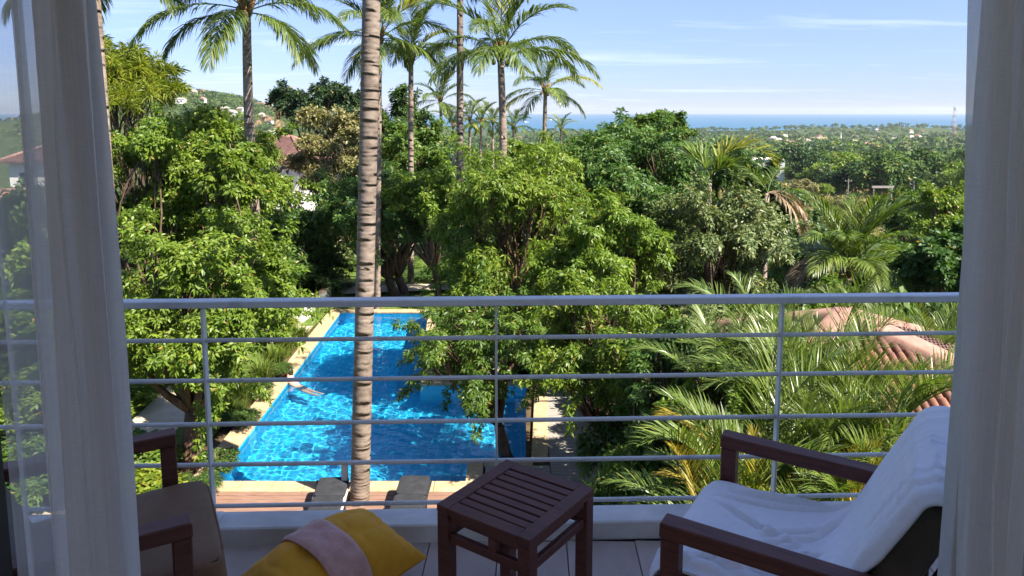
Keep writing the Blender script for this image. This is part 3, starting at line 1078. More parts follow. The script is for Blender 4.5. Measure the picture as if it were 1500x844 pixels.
    # deck boards: too fine to tell apart one by one
    def boards(name, x0, x1, y0, y1, w, along_x, m, z=GZ + .03):
        b_ = MB()
        k_ = int(round(((y1 - y0) if along_x else (x1 - x0)) / w))
        for s in range(k_):
            if along_x:
                b_.box(((x0 + x1) / 2, y0 + (s + .5) * w, z - .015 + random.uniform(-.002, .002)), (x1 - x0, w - .012, .03), .003)
            else:
                b_.box((x0 + (s + .5) * w, (y0 + y1) / 2, z - .015 + random.uniform(-.002, .002)), (w - .012, y1 - y0, .03), .003)
        stuff(b_.build(name, m))
    boards('deck_boards', -7.0, 3.4, 12.2, 14.02, .14, True, M_deckred)
    boards('deck_boards', .82, 3.4, 14.02, 20.3, .14, True, M_deckgrey)
    boards('deck_boards', -.56, .80, 14.02, 15.1, .14, True, M_deckgrey, GZ + .031)
    sheet('deck_bed', [(-6.97, 12.18), (3.42, 12.18), (3.42, 20.32), (.4, 20.32), (.3, 15.6), (-.8, 15.3), (-.8, 14.2), (-6.97, 14.2)], GZ - .06, M_soil)
build_pool()

# ------------------------------------------------------------------ foliage builders
def leaf_quads(P, D, S, L, W, droop, fold):
    """P base, D direction, S side: (n,3); one folded drooping leaf of two triangles each"""
    n = len(P)
    L = L[:, None]; W = W[:, None]
    up = np.cross(D, S)
    mid = P + D * L * .48
    tip = P + D * L
    tip[:, 2] -= (droop * L[:, 0])
    a = mid + S * W * .5 + up * W * fold
    b = mid - S * W * .5 + up * W * fold
    V = np.stack([P, a, tip, b], 1).reshape(-1, 3)
    o = np.arange(n)[:, None] * 4
    F = np.concatenate([o + np.array([[0, 1, 2]]), o + np.array([[0, 2, 3]])])
    return V, F
def unit(a):
    return a / np.maximum(np.linalg.norm(a, axis=-1, keepdims=True), 1e-9)

def crown_data(seed, RX, RZ, n_lobes, clumps, per, ll, lw, droop=.25, flat=.75, spread=.75, low=-.35, lobe=(.26, .42), RY=None, tb=.42, sprays=0):
    r = np.random.default_rng(seed)
    RY = RY or RX
    d = unit(r.normal(size=(n_lobes * 4, 3)))
    d = d[d[:, 2] > low][:n_lobes]
    n_lobes = len(d)
    k = r.uniform(.5, spread, (n_lobes, 1))
    lc = d * k * np.array([RX, RY, RZ])
    lr = r.uniform(*lobe, n_lobes) * min(RX, RZ * 1.35)
    w = lr ** 2
    pick = r.choice(n_lobes, clumps, p=w / w.sum())
    cd = unit(r.normal(size=(clumps, 3)) + d[pick] * .55 + np.array([0, 0, tb]))
    rad = lr[pick] * np.clip(r.normal(.93, .14, clumps), .3, 1.22)
    stray = r.random(clumps) < .16
    rad = np.where(stray, lr[pick] * r.uniform(1.05, 1.42, clumps), rad)
    cp = lc[pick] + cd * rad[:, None] * np.array([1, 1, flat])
    if sprays:
        # leafy shoots that stick out of the crown
        m = 13
        ql = r.choice(n_lobes, sprays)
        sdir = unit(d[ql] + r.normal(size=(sprays, 3)) * .45 + np.array([0, 0, .15]))
        sl = r.uniform(.28, .62, (sprays, 1)) * min(RX, RZ) + lr[ql][:, None]
        tt = np.linspace(.45, 1.0, m)[None, :, None]
        sp_ = lc[ql][:, None] + sdir[:, None] * sl[:, None] * tt
        sp_[..., 2] -= (tt[..., 0] ** 2) * sl * r.uniform(.0, .4, (sprays, 1))
        sp_ += r.normal(size=sp_.shape) * .07 * min(RX, RZ) * (1.15 - tt)
        cp = np.concatenate([cp, sp_.reshape(-1, 3)])
        cd = np.concatenate([cd, np.repeat(sdir, m, 0)])
        clumps = len(cp)
    axis = unit(cd * .7 + np.array([0, 0, .55]) + r.normal(size=(clumps, 3)) * .35)
    ref = unit(r.normal(size=(clumps, 3)))
    e1 = unit(np.cross(axis, ref)); e2 = np.cross(axis, e1)
    ph = (np.arange(per)[None, :] / per * 2 * math.pi + r.uniform(0, 6.3, (clumps, 1)) + r.normal(0, .35, (clumps, per)))
    el = r.uniform(-.25, .85, (clumps, per))
    D = (np.cos(ph) * np.cos(el))[..., None] * e1[:, None] + (np.sin(ph) * np.cos(el))[..., None] * e2[:, None] + np.sin(el)[..., None] * axis[:, None]
    D[..., 2] -= droop
    D = unit(D).reshape(-1, 3)
    L = (ll * r.uniform(.65, 1.2, clumps * per))
    off = r.uniform(.0, .5, (clumps * per, 1)) * ll
    P = np.repeat(cp, per, 0) + D * off
    up = np.repeat(axis, per, 0) + r.normal(size=(clumps * per, 3)) * .55
    S = unit(np.cross(D, up))
    V, F = leaf_quads(P, D, S, L, lw * r.uniform(.7, 1.25, len(L)), .22, .18)
    return V, F, lc, lr

def limb(mb, p0, p1, r0, r1, seed, n=6, bend=.12, sides=7):
    rr = random.Random(seed)
    p0 = Vector(p0); p1 = Vector(p1)
    d = p1 - p0
    L = d.length
    pts, rad = [], []
    o1 = Vector((rr.uniform(-1, 1), rr.uniform(-1, 1), rr.uniform(-.3, .5))) * L * bend
    for k in range(n + 1):
        t = k / n
        pts.append(p0 + d * t + o1 * math.sin(math.pi * t) + Vector((rr.uniform(-1, 1), rr.uniform(-1, 1), 0)) * L * .012 * (0 < k < n))
        rad.append(r0 + (r1 - r0) * t ** .8)
    mb.tube(pts, rad, sides)
    return pts

TREE_N = [0]
def tree(name, label, px_, py_, hw, hh, Y, leaf='mid', clumps=1500, per=11, ll=.16, lw=.058, lobes=16, droop=.3, base=None,
         trunk=.16, bark=None, group='garden trees round the pool', cat='tree', low=-.75, spread=.92, flat=.72, lobe=(.17, .33), fork=.35, stems=1, deepen=1.0, sprays=34):
    TREE_N[0] += 1
    seed = 100 + TREE_N[0] * 7
    lobes = int(lobes * 1.7)
    ll *= .90
    lw *= .90
    clumps = int(clumps * 1.5)
    c = at(px_, py_, Y)
    s = (c - Vector((0, 0, CAM_Z))).dot(Vector((0, CP, -SP))) / F_PX
    RX, RZ = hw * s, hh * s
    if base is None:
        bx, by = c.x + random.uniform(-.3, .3), c.y + random.uniform(-.2, .3)
    else:
        bx, by = base
    bz = float(ground_z(bx, by))
    t = thing(name, label, cat, (bx, by, bz), 0, group)
    V, F, lc, lr = crown_data(seed, RX, RZ, lobes, clumps, per, ll, lw, droop, flat, spread, low, lobe, RY=RX * deepen, sprays=sprays)
    off = np.array([c.x - bx, c.y - by, c.z - bz])
    me = np_mesh('crown', V + off, [F], LM[leaf])
    link('crown', me, t)
    mb = MB()
    top = Vector(off) - Vector((0, 0, RZ * .45))
    if top.z < .4:
        top.z = max(.3, off[2] * .5)
    fz = max(.25, top.z * fork)
    rr = random.Random(seed)
    for sidx in range(stems):
        sx = Vector((rr.uniform(-1, 1), rr.uniform(-1, 1), 0)) * (.25 if stems > 1 else 0)
        f0 = Vector((top.x * .45, top.y * .45, fz)) + sx * 1.5
        limb(mb, sx - Vector((0, 0, .35)), f0, trunk * 1.25, trunk * .85, seed + sidx, 6, .06, 9)
        order = list(range(len(lc)))
        rr.shuffle(order)
        mine = order[sidx::stems]
        for a, q in enumerate(mine):
            tgt = Vector(lc[q]) + Vector(off)
            pts = limb(mb, f0, tgt, trunk * rr.uniform(.42, .62), .015, seed + q, 6, .14, 6)
            for z in range(4):
                e = tgt + Vector((rr.uniform(-1, 1), rr.uniform(-1, 1), rr.uniform(-.6, .8))) * float(lr[q]) * .9
                limb(mb, pts[4], e, .02, .006, seed + q * 5 + z, 3, .15, 4)
    mb.build('trunk', bark or M_bark, t, True)
    return t

# palm fronds ---------------------------------------------------------
def frond_data(seed, L, e0, e1, nl, ll, lw, hang=.55, vee=.3, rach=.022, start=.14, sweep=0.0, sag=1.25):
    r = np.random.default_rng(seed)
    ns = 18
    s = np.linspace(0, 1, ns)
    e = e0 + (e1 - e0) * s ** sag
    az = sweep * s
    st = L / (ns - 1)
    dx = np.cos(e) * np.cos(az); dy = np.cos(e) * np.sin(az); dz = np.sin(e)
    P = np.zeros((ns, 3))
    P[1:, 0] = np.cumsum(dx[:-1]) * st; P[1:, 1] = np.cumsum(dy[:-1]) * st; P[1:, 2] = np.cumsum(dz[:-1]) * st
    mb = MB()
    mb.tube([Vector(p) for p in P], [rach * (1 - .85 * q) + .003 for q in s], 5)
    Vr = np.array(mb.v); Fq = np.array([f for f in mb.f if len(f) == 4])
    t = np.concatenate([np.linspace(start, .995, nl)] * 2) + r.normal(0, .004, nl * 2)
    t = np.clip(t, 0, 1)
    sgn = np.repeat([1.0, -1.0], nl)
    idx = t * (ns - 1)
    k0 = np.clip(np.floor(idx).astype(int), 0, ns - 2); fr = (idx - k0)[:, None]
    B = P[k0] * (1 - fr) + P[k0 + 1] * fr
    T = unit(P[k0 + 1] - P[k0])
    side = unit(np.cross(T, np.array([0, 0, 1.0]) + 1e-6)) * sgn[:, None]
    upv = np.cross(side * sgn[:, None], T)
    fa = R(38) + R(30) * t + r.normal(0, .07, len(t))
    ve = vee + r.normal(0, .10, len(t))
    D0 = unit(side * np.cos(fa)[:, None] * np.cos(ve)[:, None] + T * np.sin(fa)[:, None] + upv * np.sin(ve)[:, None])
    prof = np.clip(np.sin(math.pi * (.16 + .80 * t)), .12, 1) ** .7
    prof = np.where(t < .35, prof * (.55 + .45 * t / .35), prof)
    Ln = ll * prof * r.uniform(.85, 1.12, len(t))
    hg = hang * r.uniform(.7, 1.25, len(t))
    pts = [B]
    D = D0.copy()
    for q in range(3):
        pts.append(pts[-1] + D * (Ln / 3)[:, None])
        D = D.copy()
        D[:, 2] -= hg * (.55 + .35 * q)
        D = unit(D)
    wd = unit(np.cross(D0, np.array([0, 0, 1.0])) + upv * .25 + r.normal(0, .25, D0.shape))
    wd = unit(wd - D0 * np.sum(wd * D0, -1, keepdims=True))
    W = lw * r.uniform(.8, 1.2, len(t)) * np.clip(prof + .25, .4, 1.1)
    ws = [.35, 1.0, .8]
    Vs = []
    for q in range(3):
        Vs.append(pts[q] + wd * (W * ws[q] / 2)[:, None]); Vs.append(pts[q] - wd * (W * ws[q] / 2)[:, None])
    Vs.append(pts[3])
    Vl = np.stack(Vs, 1).reshape(-1, 3)
    o = np.arange(len(t))[:, None] * 7 + len(Vr)
    quads = np.concatenate([o + [[0, 1, 3, 2]], o + [[2, 3, 5, 4]]])
    tris = o + [[4, 5, 6]]
    return np.concatenate([Vr, Vl]), np.concatenate([Fq, quads]), tris

FR = {}
def frond_mesh(kind, mat, seed, **kw):
    key = (kind, mat, seed)
    if key not in FR:
        V, Q, T = frond_data(seed, **kw)
        FR[key] = np_mesh('frond', V, [Q, T], LM[mat])
    return FR[key]
COCO = [dict(L=3.4, e0=R(80), e1=R(22), hang=.35, vee=.3), dict(L=3.6, e0=R(60), e1=R(-20), hang=.55, vee=.25),
        dict(L=3.7, e0=R(40), e1=R(-46), hang=.75, vee=.1), dict(L=3.6, e0=R(18), e1=R(-60), hang=.85, vee=0),
        dict(L=3.3, e0=R(-4), e1=R(-74), hang=.75, vee=0)]

def trunk_mesh(pts, rad, seed, ring=.115, sides=14, amp=.007):
    """leaf-scar rings are modelled as steps in the trunk"""
    pts = [Vector(p) for p in pts]
    L = [0.0]
    for a, b in zip(pts, pts[1:]):
        L.append(L[-1] + (b - a).length)
    rr = random.Random(seed)
    P, Rr = [], []
    z = 0.0
    def samp(s):
        for k in range(len(L) - 1):
            if s <= L[k + 1] or k == len(L) - 2:
                t = (s - L[k]) / (L[k + 1] - L[k])
                a = pts[max(k - 1, 0)]; b = pts[k]; c = pts[k + 1]; d = pts[min(k + 2, len(pts) - 1)]
                p = .5 * ((2 * b) + (c - a) * t + (2 * a - 5 * b + 4 * c - d) * t * t + (3 * b - a - 3 * c + d) * t ** 3)
                return p, rad[k] + (rad[k + 1] - rad[k]) * t
    while z < L[-1]:
        h = ring * rr.uniform(.65, 1.4)
        for f_, kf in ((.02, 1 + amp * rr.uniform(.5, 1.3)), (.55, 1.0 + amp * .1), (.97, 1 - amp * rr.uniform(.3, 1.0))):
            s = min(z + h * f_, L[-1])
            p, r0 = samp(s)
            P.append(p); Rr.append(r0 * kf * rr.uniform(.994, 1.006))
        z += h
    mb = MB()
    mb.tube(P, Rr, sides)
    # tilt and roughen the rings a little
    g = np.random.default_rng(seed)
    V = np.array(mb.v)
    n = len(P)
    C_ = np.repeat(np.array([list(p) for p in P]), sides, 0)
    rel = V - C_
    ang = np.arctan2(rel[:, 1], rel[:, 0])
    ph = np.repeat(np.repeat(g.uniform(0, 6.3, n // 3 + 1), 3)[:n], sides)
    am = np.repeat(np.repeat(g.uniform(.0, .014, n // 3 + 1), 3)[:n], sides)
    V[:, 2] += am * np.sin(ang + ph) + .004 * np.sin(ang * 3 + ph * 2)
    mb.v = [tuple(p) for p in V]
    return mb

NUT = []
def nut_mesh():
    if not NUT:
        bm = bmesh.new()
        bmesh.ops.create_icosphere(bm, subdivisions=2, radius=1.0)
        me = bpy.data.meshes.new('coconut')
        for v in bm.verts:
            q = 1 + .10 * v.co.z
            v.co = Vector((v.co.x * .088 / q, v.co.y * .088 / q, v.co.z * .115))
        bm.to_mesh(me)
        bm.free()
        me.polygons.foreach_set('use_smooth', [True] * len(me.polygons))
        me.materials.append(M_nut)
        NUT.append(me)
    return NUT[0]
PALM_N = [0]
def coconut(label, top_px, Y, base_px=None, base_xy=None, width=10, fl=1.0, n=17, crown_z=None, bend=0.0, leaf='palm', nuts=0, dead=0,
            group='tall coconut palms in the garden', bark=None, steep=None, droopy=0.0, ring=.13, base_y=None, pieces=1.0):
    """top_px: where the crown sits; base_px: a lower point on the trunk that gives its lean"""
    PALM_N[0] += 1
    seed = 40 + PALM_N[0] * 13
    rr = random.Random(seed)
    T = at(top_px[0], top_px[1], Y)
    if base_xy is None:
        Bp = at(base_px[0], base_px[1], base_y or Y)
        d = (Bp - T)
        gz = float(ground_z(Bp.x, Bp.y))
        k = (gz - T.z) / d.z
        B = T + d * k
        # trunks straighten towards the foot
        B.x = T.x + (B.x - T.x) * .8
    else:
        B = Vector((*base_xy, float(ground_z(*base_xy))))
    if crown_z is not None:
        d = T - B
        T = B + d * ((crown_z - B.z) / d.z)
    s = Y / F_PX * 1.02
    rt = width * s / 2
    t = thing('coconut_palm', label, 'palm tree', B, 0, group)
    H = T - B
    mid1 = H * .33 + Vector((bend * .8, 0, 0)); mid2 = H * .68 + Vector((bend * .9, 0, 0))
    trunk_mesh([Vector((0, 0, -.3)), mid1, mid2, H], [rt * 1.18, rt * 1.06, rt * 1.0, rt * .82], seed, ring).build('trunk', bark or M_palm, t, True)
    # fibrous boots below the crown
    bt = MB()
    for k in range(9):
        a = k * 2.4
        d = Vector((math.cos(a), math.sin(a), 0))
        bt.tube([H + d * rt * .5 - Vector((0, 0, .25)), H + d * rt * 1.2 + Vector((0, 0, .1)), H + d * rt * 2.0 + Vector((0, 0, .42))], [rt * .35, rt * .42, rt * .16], 6)
    bt.build('leaf_base', M_boot, t, True)
    for k in range(n):
        q = k / max(1, n - 1)
        cls = min(4, int(q * 4.6 + rr.uniform(-.3, .5) + droopy))
        cls = max(0, cls)
        if steep is not None:
            cls = min(cls, steep)
        var = rr.randrange(2)
        prm = dict(COCO[cls]); prm.update(nl=int(74 * pieces), ll=1.08, lw=.040 / pieces)
        mat = leaf
        if k >= n - dead and dead:
            prm['e1'] = R(-80); mat = 'dead'
        elif leaf == 'palm' and rr.random() < .22:
            mat = 'palm_y' if rr.random() < .35 else 'areca'
        me = frond_mesh('coco%d%.1f%s' % (cls, pieces, mat == 'dead'), mat, 500 + cls * 10 + var, **prm)
        az = k * 2.39996 + rr.uniform(-.25, .25)
        sc = fl * rr.uniform(.88, 1.08)
        link('frond', me, t, H + Vector((math.cos(az), math.sin(az), 0)) * rt * .6 + Vector((0, 0, .15 - .3 * q)), (rr.uniform(-.12, .12), rr.uniform(-.1, .1), az), (sc, sc, sc))
    for k in range(nuts):
        a = rr.uniform(0, 6.28)
        d = Vector((math.cos(a), math.sin(a), 0)) * rt * rr.uniform(1.3, 2.2)
        link('coconut', nut_mesh(), t, H + d + Vector((0, 0, rr.uniform(-.30, .05))))
    return t

ARE = [dict(L=2.0, e0=R(80), e1=R(28), hang=.22, vee=.45, sag=1.6), dict(L=2.2, e0=R(68), e1=R(-5), hang=.30, vee=.4, sag=1.6), dict(L=2.2, e0=R(52), e1=R(-35), hang=.38, vee=.35, sag=1.5)]
AR_N = [0]
def areca(label, top_px, Y, h=None, n=15, fl=1.0, leaf='areca', width_=.5, group='feathery palms in front of the tiled roof', name='areca_palm', stems=5, alt=None):
    AR_N[0] += 1
    seed = 900 + AR_N[0] * 11
    rr = random.Random(seed)
    T = at(top_px[0], top_px[1], Y)
    gz = float(ground_z(T.x, T.y))
    t = thing(name, label, 'palm', (T.x, T.y, gz), 0, group)
    H = T.z - gz - 1.25 * fl
    if H < .3:
        H = .3
    st = MB()
    tips = []
    for k in range(stems):
        a = rr.uniform(0, 6.28); rad = rr.uniform(.05, .28)
        b = Vector((math.cos(a) * rad, math.sin(a) * rad, -.1))
        e = Vector((b.x * 2.6 + rr.uniform(-.1, .1), b.y * 2.6 + rr.uniform(-.1, .1), H * rr.uniform(.62, 1.0)))
        st.tube([b, b.lerp(e, .5) + Vector((0, 0, .05)), e], [.045, .038, .03], 7)
        tips.append(e)
    st.build('stem', M_fibre if leaf == 'amber' else M_bark, t, True)
    for k in range(n):
        cls = rr.choice((0, 1, 1, 2, 2))
        prm = dict(ARE[cls]); prm.update(nl=58, ll=.56, lw=.017, rach=.012, start=.14)
        mt = leaf
        if alt and rr.random() < .3:
            mt = alt
        var = rr.randrange(2)
        me = frond_mesh('areca%d' % cls, mt, 700 + cls * 10 + var, **prm)
        az = k * 2.39996 + rr.uniform(-.4, .4)
        sc = fl * rr.uniform(.8, 1.1)
        link('frond', me, t, tips[k % stems] + Vector((0, 0, rr.uniform(-.1, .05))), (rr.uniform(-.15, .15), rr.uniform(-.15, .15), az), (sc, sc, sc))
    return t

# shrubs: a few kinds of crown, each shrub an object of its own
SHR = {}
MARKS = [(268, 640, 'the thick trunk at the pool'), (318, 660, 'the near left pool corner'), (500, 460, 'the far pool end'), (400, 530, 'the grass clumps'), (330, 540, 'the sandy path'),
         (270, 345, 'the orange roofed villa'), (405, 255, 'the villa balustrade'), (470, 230, 'the olive tree'), (540, 400, 'the big palm trunk'), (60, 380, 'the red roofed house'), (60, 240, 'the white house behind the curtain'),
         (160, 430, 'the left curtain'), (230, 700, 'the left armchair'), (372, 180, 'the drooping left palm'), (600, 250, 'the slender palm'), (673, 250, 'the thin grey palm'), (729, 220, 'the curved palm'), (797, 205, 'the small drooping palm'),
         (590, 420, 'the umbrella tree'), (735, 600, 'the hanging twigs'), (655, 560, 'the planted pool island'), (830, 620, 'the grey deck'), (885, 590, 'the forked bare trunk'), (1045, 375, 'the grey green tree'), (930, 250, 'the tallest dark tree'),
         (1065, 215, 'the arching frond'), (1140, 320, 'the dry brown fronds'), (1245, 400, 'the short coconut palm'), (1290, 290, 'the pole gantry'), (1340, 290, 'the grey utility pole'), (1210, 300, 'the dry field'), (1385, 390, 'the round bush'),
         (1240, 465, 'the roof peak'), (1340, 540, 'the roof tiles'), (1130, 430, 'the bright palm spear'), (1146, 600, 'the right railing post'), (1080, 660, 'the right armchair arm'), (1000, 720, 'the white towel'), (860, 700, 'the side table'), (1400, 320, 'the right curtain'), (770, 340, 'the drooping bright tree'), (1118, 245, 'the flat roofed valley house')]
USED = set()
WORD = {'fresh': 'fresh green', 'cool': 'cool green', 'bright': 'bright green', 'mid': 'mid green', 'dark': 'dark green', 'deep': 'deep green', 'olive': 'olive brown', 'lime': 'yellow green', 'grey': 'grey green', 'gloss': 'glossy'}
def place_label(px_, py_, leaf, kind):
    m = sorted(MARKS, key=lambda q: (q[0] - px_) ** 2 + (q[1] - py_) ** 2)
    form = ('shrub', 'large leaved shrub', 'grassy leaved shrub')[kind]
    for a, b in ((0, 1), (0, 2), (1, 2), (0, 3), (1, 3), (2, 3), (0, 4), (1, 4)):
        t = '%s %s between %s and %s' % (WORD[leaf], form, m[a][2], m[b][2])
        if t not in USED and len(t.split()) <= 16:
            break
    USED.add(t)
    return t
def shrub(label, px_, py_, Y, r, leaf='mid', kind=0, name='shrub', group='shrubs under the trees', squash=.85, cat='shrub', z=None):
    key = (leaf, kind)
    if key not in SHR:
        prm = [dict(clumps=420, per=10, ll=.16, lw=.06, droop=.1), dict(clumps=260, per=8, ll=.24, lw=.13, droop=.15), dict(clumps=520, per=12, ll=.20, lw=.028, droop=.2)][kind]
        V, F, lc, lr = crown_data(3000 + len(SHR) * 17, 1.0, .9, 12, low=-.2, lobe=(.3, .48), **prm)
        V = V + np.array([0, 0, .85])
        f = np_mesh('foliage', V, [F], LM[leaf])
        st = MB()
        for q in range(len(lc)):
            limb(st, (0, 0, -.2), Vector(lc[q]) + Vector((0, 0, .85)), .03, .008, q, 4, .1, 5)
        o = st.build('stem', M_bark, None, True)
        SHR[key] = (f, o.data)
        bpy.data.objects.remove(o)
    f, s = SHR[key]
    c = at(px_, py_, Y)
    gz = float(ground_z(c.x, c.y)) if z is None else z
    label = place_label(px_, py_, leaf, kind)
    t = thing(name, label, cat, (c.x, c.y, gz - .05), random.uniform(0, 6.28), group)
    hgt = max(.5, (c.z - gz) * 1.05) if z is None else r * 2
    hs = max(.3, min(3.0, (c.z - gz) / 1.75)) if z is None else r * .75
    link('foliage', f, t, None, None, (r, r, hs))
    link('stem', s, t, None, None, (r, r, hs))
    return t

# ------------------------------------------------------------------ garden trees
tree('leafy_tree', 'tall glossy green tree with a broad rounded top beside the left palm', 300, 256, 108, 108, 26, 'bright', 2500, 11, .19, .078, 20, droop=.25, trunk=.15, stems=2, bark=M_bark_red, base=(-10.6, 26.2))
tree('leafy_tree', 'dense yellow green tree against the left curtain edge', 205, 265, 72, 112, 23, 'fresh', 1600, 11, .17, .066, 14, trunk=.12)
tree('feathery_tree', 'feathery yellow green tree top rising behind the left trees', 180, 130, 58, 52, 30, 'lime', 700, 14, .42, .035, 16, droop=.05, trunk=.12, low=-.3, spread=1.0, lobe=(.22, .34), flat=.32)
tree('leafy_tree', 'low spreading tree with thick trunk at the left end of the pool', 298, 440, 128, 130, 15.6, 'bright', 2300, 11, .135, .056, 22, droop=.3, sprays=60, base=(-6.9, 14.95), trunk=.20, bark=M_bark_red, fork=.45)
tree('leafy_tree', 'small bright tree covering the foot of the drooping left palm', 338, 268, 44, 88, 22.3, 'bright', 900, 11, .20, .085, 12, trunk=.1, sprays=10)
tree('leafy_tree', 'bright bushy tree below the villa balustrade', 412, 345, 48, 44, 30, 'cool', 800, 11, .20, .08, 12, trunk=.1, sprays=12)
tree('leafy_tree', 'dark bushy tree behind the garden path left of the big palm', 425, 395, 66, 62, 30, 'dark', 900, 11, .19, .065, 12, trunk=.12)
tree('olive_tree', 'grey olive coloured tree with pale dry leaves left of the big palm', 492, 232, 56, 96, 40, 'olive', 1500, 11, .26, .10, 16, sprays=12, droop=.1, trunk=.16)
tree('broad_tree', 'dark green domed tree on the skyline left of the big palm', 468, 160, 58, 36, 60, 'deep', 900, 11, .36, .15, 14, droop=.1, trunk=.25, low=-.2)
tree('broad_tree', 'dark green tree on the skyline right of the big palm', 575, 185, 44, 52, 50, 'dark', 900, 11, .30, .12, 14, droop=.1, trunk=.22)
tree('leafy_tree', 'pale green tree under the thin palm right of the big trunk', 600, 235, 62, 48, 42, 'mid', 900, 11, .26, .09, 12, trunk=.15)
tree('rain_tree', 'dark spreading umbrella shaped tree on the lawn beyond the pool', 560, 330, 118, 78, 31, 'cool', 1900, 12, .21, .075, 18, droop=.35, base=(-4.6, 30.6), trunk=.2, low=-.15, stems=2, spread=.85)
tree('rain_tree', 'bright topped spreading tree on the lawn right of the big palm', 632, 300, 66, 52, 29, 'fresh', 1000, 12, .20, .07, 12, droop=.35, base=(-3.0, 29.6), trunk=.14, low=-.1)
tree('mango_tree', 'bright green tree with drooping leaf tufts leaning over the pool', 775, 350, 132, 128, 19.5, 'bright', 2700, 12, .155, .046, 24, droop=.55, base=(-.22, 20.35), trunk=.16, bark=M_bark_red)
tree('mango_tree', 'leafy tree in the planting bed with twigs hanging to the water', 715, 520, 92, 95, 16.2, 'mid', 720, 11, .135, .042, 18, droop=.6, base=(-.10, 15.95), trunk=.13, bark=M_bark_red, spread=.95, lobe=(.18, .30), low=-.6)
tree('leafy_tree', 'wide pale green tree top directly behind the drooping tree', 795, 248, 78, 42, 28, 'fresh', 1100, 11, .20, .07, 12, trunk=.14)
tree('leafy_tree', 'tallest dark glossy tree right of centre crossing the sea line', 932, 268, 104, 88, 24, 'cool', 2400, 12, .17, .062, 20, droop=.3, trunk=.2, sprays=20)
tree('leafy_tree', 'twin tufted tree top in front of the sea right of centre', 968, 198, 48, 32, 27, 'mid', 800, 11, .17, .065, 12, trunk=.12, spread=.95, low=-.1, sprays=12)
tree('leafy_tree', 'bright tree just above the handrail right of the drooping tree', 895, 385, 85, 85, 18.5, 'fresh', 1500, 12, .15, .05, 16, droop=.45, trunk=.13)
tree('grey_tree', 'grey green tree with tangled branches right of centre', 1045, 375, 98, 110, 20, 'grey', 2100, 11, .15, .055, 20, droop=.3, trunk=.15)
tree('leafy_tree', 'mixed green tree below the arching yellow frond', 1085, 300, 68, 62, 24, 'dark', 1200, 11, .17, .062, 14, droop=.3, trunk=.14)
tree('mango_tree', 'open tree with bare forked trunk beside the grey deck', 885, 500, 98, 88, 14.6, 'bright', 1350, 11, .125, .042, 18, droop=.5, base=(1.9, 15.3), trunk=.13, bark=M_bark_red, spread=.92, lobe=(.2, .34))
tree('leafy_tree', 'pale yellow green bush tree under the handrail left of the spiky palm', 1040, 500, 76, 62, 15.5, 'grey', 900, 11, .12, .04, 14, trunk=.08)
tree('leafy_tree', 'leafy green tree between the forked bare trunk and the feathery palms', 985, 575, 72, 84, 12.4, 'cool', 1000, 11, .115, .042, 16, droop=.4, trunk=.09, sprays=30)
tree('leafy_tree', 'low pale green bushy tree left of the right railing post', 1062, 600, 62, 78, 10.6, 'fresh', 800, 11, .095, .036, 14, droop=.4, trunk=.07, sprays=24)
tree('round_tree', 'round dark bush tree with big shining leaves beside the right curtain', 1385, 392, 44, 46, 26, 'gloss', 420, 9, .26, .15, 12, droop=.1, trunk=.1, low=-.6)
tree('leafy_tree', 'green tree on the slope behind the short coconut palm', 1352, 318, 46, 34, 74, 'mid', 600, 10, .5, .2, 12, trunk=.2)
tree('leafy_tree', 'bright bushy tree beside the right curtain at field edge', 1390, 318, 44, 46, 58, 'bright', 650, 10, .40, .16, 12, trunk=.2)
tree('leafy_tree', 'dark tree below the field left of the short coconut palm', 1175, 360, 52, 42, 38, 'dark', 700, 10, .28, .11, 12, trunk=.16)
tree('leafy_tree', 'dark leafy tree hiding the foot of the short coconut palm', 1290, 462, 78, 34, 27, 'mid', 1000, 10, .22, .085, 14, trunk=.14)

# ------------------------------------------------------------------ palms
coconut('thick ringed coconut palm trunk rising from the pool deck past the handrail', (541, 0), 13.7, base_xy=(-2.95, 13.62), width=25, crown_z=8.6, n=18, bark=M_palm_pale, ring=.088, bend=.04, nuts=6)
coconut('coconut palm with dark drooping crown at the top left', (361, 12), 24, (372, 182), width=14, n=19, fl=1.0, bend=-.15, nuts=5)
coconut('slender coconut palm with upright crown just right of the big trunk', (602, 88), 34, (601, 262), width=8, n=16, fl=.86, steep=2, nuts=3)
coconut('thin straight grey palm trunk whose crown is above the view', (674, -75), 29, (673, 250), width=9.5, n=15, bark=M_palm_pale, dead=0)
coconut('curved coconut palm with yellow lit crown in the middle', (733, 80), 26, (729, 224), width=11, n=17, fl=.92, bend=.18, steep=3, nuts=4)
coconut('small drooping coconut palm standing against the sea', (799, 132), 45, (797, 208), width=6.5, n=15, fl=.92, nuts=3, droopy=.4)
coconut('coconut palm hidden behind the big trunk', (556, 55), 28, (553, 235), width=8, n=16, fl=.9)
coconut('coconut palm leaning along the left curtain edge', (136, -60), 22, (149, 132), width=15, n=15, fl=.95, dead=0)
coconut('short far coconut palm between two tall palm trunks', (645, 148), 62, (648, 205), width=4.5, n=14, fl=.85, pieces=.7, group='small palms along the far slope')
coconut('small pale palm nearest the curved palm trunk', (705, 180), 78, (704, 215), width=4, n=12, fl=.8, pieces=.7, group='small palms along the far slope')
coconut('small palm at the foot of the thin grey palm', (688, 175), 84, (688, 215), width=4, n=12, fl=.8, pieces=.7, group='small palms along the far slope')
for qx, qy, qY, ql in ((722, 180, 88, 'small palm between the thin grey palm and the curved palm'), (752, 187, 95, 'small palm just right of the curved palm trunk'), (664, 186, 80, 'small palm left of the thin grey palm trunk'), (822, 190, 110, 'small palm right of the small drooping palm by the sea')):
    coconut(ql, (qx, qy), qY, (qx, qy + 40), width=3.6, n=13, fl=.85, pieces=.7, group='small palms along the far slope')
